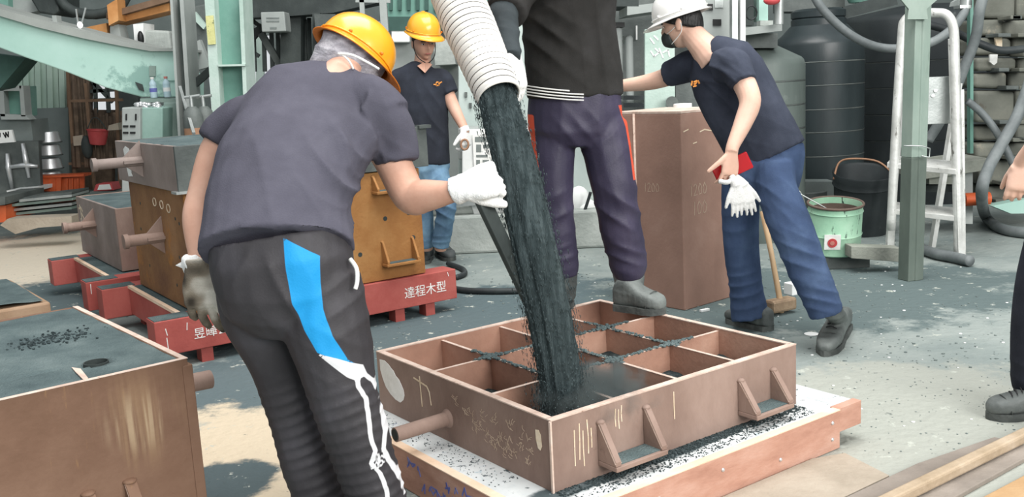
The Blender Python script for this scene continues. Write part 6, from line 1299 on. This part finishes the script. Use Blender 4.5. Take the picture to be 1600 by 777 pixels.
# ---- 4: the man leaning to the left with the white helmet
def leaning_man():
    O = tuple(F(1230, 520)); Y = 4.8; mb = MB(); C1 = W(1066, 36, 4.95); U1, F1 = (-.25, .08, 1), (-.80, .5, -.34)
    head(mb, C1, U1, F1, 1.02); limb(mb, [(1116, 92, 4.86, .09), (1096, 70, 4.88, .066), (1080, 52, 4.92, .06), (1072, 42, 4.94, .058)])
    A0, A1 = (.82, -.57, 0), (.8, -.6, .05)
    mb.loft(torso([(1200, 250, 4.79, .15, .09), (1168, 185, 4.82, .16, .1), (1138, 130, 4.85, .17, .09), (1114, 92, 4.87, .12, .07)], A0, A1))
    limb(mb, [(1148, 108, 4.68, .06), (1160, 125, 4.62, .055), (1172, 158, 4.56, .05), (1162, 190, 4.53, .043), (1146, 226, 4.49, .031), (1143, 238, 4.48, .03)])
    limb(mb, [(1075, 105, 5.03, .06), (1048, 118, 5.1, .05), (1015, 128, 5.18, .043), (972, 134, 5.28, .032), (955, 135, 5.3, .03)])
    hand(mb, W(955, 135, 5.3), (-1, .1, -.05), (0, -.6, .8), 1, [(20, 25, 15)]*4)
    hand(mb, W(1143, 238, 4.48), (-.12, -.05, -1), (.25, -.95, 0), 1, [(16, 34, 20), (26, 42, 25), (28, 42, 25), (20, 36, 20)], .2, 1.05, .95, thumb=(.7, .7, -.1), tc=0)
    limb(mb, [(1212, 262, 4.72, .07), (1240, 365, 4.54, .06), (1292, 492, 4.45, .045)]); limb(mb, [(1165, 265, 4.86, .07), (1160, 380, 4.9, .06), (1170, 495, 4.93, .045)])
    P_ = body(mb, .0045, 'man in navy t-shirt, blue trousers and white hard hat leaning towards the operator', 'skin_pale', O, 2)
    hair_cap(C1, U1, F1, P_, 1.02, -.06, .05); face_parts(C1, U1, F1, P_, 1.02); helmet(C1 + Vector(U1)*.045, U1, F1, P_, 1.04, 'helmet_white', 'helmet_white')
    X, Y_, Z = axes(U1, F1)
    ms = MB(); ms.loft([(C1 + Y_*y - Z*z, X*.05*k, Z*.045*k, .9) for y, z, k in ((.06, .055, 1.15), (.09, .055, 1.0), (.115, .055, .7), (.122, .055, .3))], 20); finish(remesh(ms, .005, 2), 'face_mask', M['dark'], O, P_)
    for sx in (-1, 1): MB().tube(smoothpath([C1+X*.056*sx+Y_*.07-Z*.03, C1+X*.074*sx+Y_*.03-Z*.02, C1+X*.083*sx-Y_*.02+Z*.0, C1+X*.077*sx-Y_*.01-Z*.045, C1+X*.06*sx+Y_*.06-Z*.085]), .002, 6).build('mask_strap', M['white_paint'], P_, smooth='all')
    s = MB(); s.loft(torso([(1202, 246, 4.78, .19, .13), (1193, 228, 4.79, .19, .13), (1175, 195, 4.81, .19, .125), (1155, 155, 4.84, .196, .122), (1137, 122, 4.86, .196, .115), (1122, 98, 4.87, .175, .1), (1108, 80, 4.88, .11, .078), (1102, 74, 4.885, .08, .064)], A0, A1))
    limb(s, [(1128, 104, 4.75, .085), (1146, 104, 4.68, .085), (1155, 118, 4.63, .076), (1162, 132, 4.6, .07)]); limb(s, [(1098, 104, 4.96, .08), (1078, 104, 5.02, .08), (1058, 112, 5.07, .07), (1042, 117, 5.11, .066)])
    garment(s, .008, 'shirt', 'shirt_d', P_, [(W(1135, 150, 4.7), (.12, .2, .12), (.8, 0, .6), .085, .010), (W(1180, 215, 4.7), (.15, .2, .1), (.5, 0, 1), .1, .006), (W(1120, 110, 4.7), (.08, .2, .1), (.4, 0, 1), .07, .008), (W(1150, 112, 4.6), .07, (.7, 0, .7), .05, .006)], 5, .003, 9)
    strokes([[(1088, 128), (1092, 126), (1091, 130), (1088, 131), (1091, 134), (1087, 135)], [(1094, 126), (1096, 130)], [(1085, 127), (1084, 133)]], lambda x, y: (W(x, y, 4.79)+Vector((-.01, 0, 0)), Vector((-.5, -.86, 0))), .007, .004).build('chest_logo', M['orange_logo'], P_)
    t = MB(); t.loft(torso([(1188, 312, 4.8, .12, .1), (1190, 288, 4.79, .175, .13), (1194, 260, 4.785, .182, .132), (1199, 235, 4.785, .178, .128), (1200, 222, 4.79, .17, .12)], A0))
    limb(t, [(1210, 262, 4.7, .1), (1214, 300, 4.64, .1), (1240, 365, 4.54, .098), (1262, 420, 4.5, .09), (1284, 470, 4.46, .084), (1292, 492, 4.45, .08)]); limb(t, [(1160, 268, 4.86, .1), (1157, 310, 4.88, .098), (1158, 375, 4.9, .092), (1165, 440, 4.92, .087), (1171, 490, 4.93, .096), (1172, 497, 4.93, .095)])
    fl = [(W(1250, 400, 4.4), (.12, .2, .12), (.5, 0, 1), .07, .008), (W(1285, 470, 4.4), (.1, .2, .07), (.3, 0, 1), .05, .008), (W(1168, 460, 4.8), (.1, .2, .1), (-.3, 0, 1), .055, .008), (W(1158, 350, 4.8), (.1, .2, .1), (-.4, 0, 1), .08, .006), (W(1200, 300, 4.6), (.12, .2, .07), (.7, 0, 1), .07, .008), (W(1225, 340, 4.5), (.1, .2, .08), (.9, 0, 1), .08, .007)]
    garment(t, .008, 'work_trousers', 'trousers_d', P_, fl, 4, .003, 11)
    shoe(P_, F(1319, 512), F(1288, 558), 'work_shoe', 'boot_grey', .1, .056, ([W(1302, 488, 4.46), W(1298, 475, 4.46)], [.042, .045, .045])); shoe(P_, F(1204, 518), F(1136, 502), 'work_shoe', 'boot_grey', .095, .052, ([W(1180, 490, 4.93), W(1174, 475, 4.93)], [.05, .052, .05]))
    # phone and spare gloves in his hand
    c = W(1144, 262, 4.53); ph = MB(); ax = Vector((.95, -.15, .42)).normalized(); ay = Vector((-.42, 0, .95)); ay = (ay-ax*ay.dot(ax)).normalized(); az = ax.cross(ay)
    ph.hexa([c+ax*a+ay*b+az*d for d in (-.008, .008) for a, b in ((-.088, -.042), (.088, -.042), (.088, .042), (-.088, .042))]); tt = tag(ph.build('red_phone', M['red_phone'], bevel=.006), 'red case held under the hand of the leaning man', 'phone')
    tt2 = thing('spare_gloves', 'pair of white cotton gloves dangling from the hand of the leaning man', 'gloves', W(1160, 335, 4.46))
    for (dx, Yy, D, sd) in ((0, 4.45, (.12, 0, -1), 1), (12, 4.48, (.22, .05, -1), -1)):
        g = MB(); w = W(1150+dx, 290, Yy); hand(g, w, D, (.1, -.99, 0), sd, [(6, 8, 5), (2, 6, 4), (4, 8, 5), (8, 10, 6)], .1, .86, 1.0, thumb=(.8, .5, 0)); limb3(g, [W(1143+dx*.4, 274, Yy+.01), W(1147+dx*.8, 283, Yy), w], [.012, .02, .024], 4, 14)
        finish(remesh(g, .004, 2), 'glove', M['glove'], tt2['_o'], tt2)
    cb = MB().tube(smoothpath([W(1124, 283, 4.47), W(1136, 285, 4.45), W(1146, 280, 4.45)]), .011, 10); cb.build('glove_cuff', M['glove'], tt2, smooth='all')
leaning_man()

# ---- 5: the person cut by the right edge
def edge_person():
    O = tuple(F(1640, 650)); Y = 3.52; mb = MB(); C1 = W(1690, -60, Y); U1, F1 = (0, 0, 1), (-1, .1, -.1)
    head(mb, C1, U1, F1, 1.0); limb(mb, [(1690, 0, Y, .08), (1690, -30, Y, .06)])
    mb.loft(torso([(1685, 330, Y, .14, .1), (1690, 200, Y, .14, .09), (1690, 80, Y, .15, .08), (1690, 20, Y, .08, .06)], (0, -1, 0)))
    limb(mb, [(1690, 60, Y-.18, .045), (1682, 150, Y-.22, .042), (1640, 205, Y-.12, .042), (1600, 250, Y-.02, .03), (1598, 256, Y-.015, .029)]); limb(mb, [(1690, 60, Y+.18, .045), (1700, 170, Y+.22, .042), (1690, 280, Y+.2, .03)])
    hand(mb, W(1597, 256, Y-.015), (-.18, -.05, -1), (-.45, -.85, .2), 1, [(18, 35, 25), (22, 38, 25), (26, 40, 25), (30, 42, 25)], .1, .98, .95, thumb=(.7, .35, -.6)); hand(mb, W(1690, 282, Y+.2), (0, 0, -1), (0, 1, 0), -1, [(20, 30, 20)]*4)
    limb(mb, [(1660, 345, Y-.05, .06), (1622, 470, Y, .06), (1620, 620, Y+.02, .045)]); limb(mb, [(1700, 345, Y+.1, .06), (1700, 480, Y+.12, .06), (1710, 600, Y+.15, .045)])
    P_ = body(mb, .0055, 'person at the right edge in dark trousers, mostly out of frame with one hand showing', 'skin_pale', O, 2); hair_cap(C1, U1, F1, P_); face_parts(C1, U1, F1, P_)
    s = MB(); s.loft(torso([(1690, 300, Y, .19, .13), (1690, 180, Y, .19, .13), (1690, 70, Y, .2, .12), (1690, 20, Y, .12, .08)], (0, -1, 0))); limb(s, [(1690, 50, Y-.17, .08), (1685, 120, Y-.22, .065)]); limb(s, [(1690, 50, Y+.17, .08), (1697, 120, Y+.22, .065)])
    garment(s, .01, 'shirt', 'shirt_b', P_, [], 4)
    t = MB(); t.loft(torso([(1690, 380, Y, .12, .1), (1690, 340, Y, .18, .13), (1690, 285, Y, .18, .13)], (0, -1, 0)))
    limb(t, [(1662, 340, Y-.05, .105), (1630, 430, Y-.01, .088), (1622, 520, Y, .094), (1620, 590, Y+.01, .092), (1621, 606, Y+.01, .082)]); limb(t, [(1705, 340, Y+.1, .1), (1702, 480, Y+.12, .09), (1712, 600, Y+.15, .09)])
    garment(t, .009, 'trousers', 'trousers_r', P_, [(W(1620, 590, Y-.1), (.1, .2, .05), (.3, 0, 1), .06, .005)], 4, .002, 9)
    shoe(P_, F(1650, 648), F(1542, 655), 'work_shoe', 'boot_grey', .1, .05, ([W(1625, 622, Y), W(1622, 600, Y)], [.05, .05, .05])); f = F(1725, 640); shoe(P_, f, f + Vector((-.25, .02, 0)), 'work_shoe', 'boot_grey', .1, .05)
edge_person()
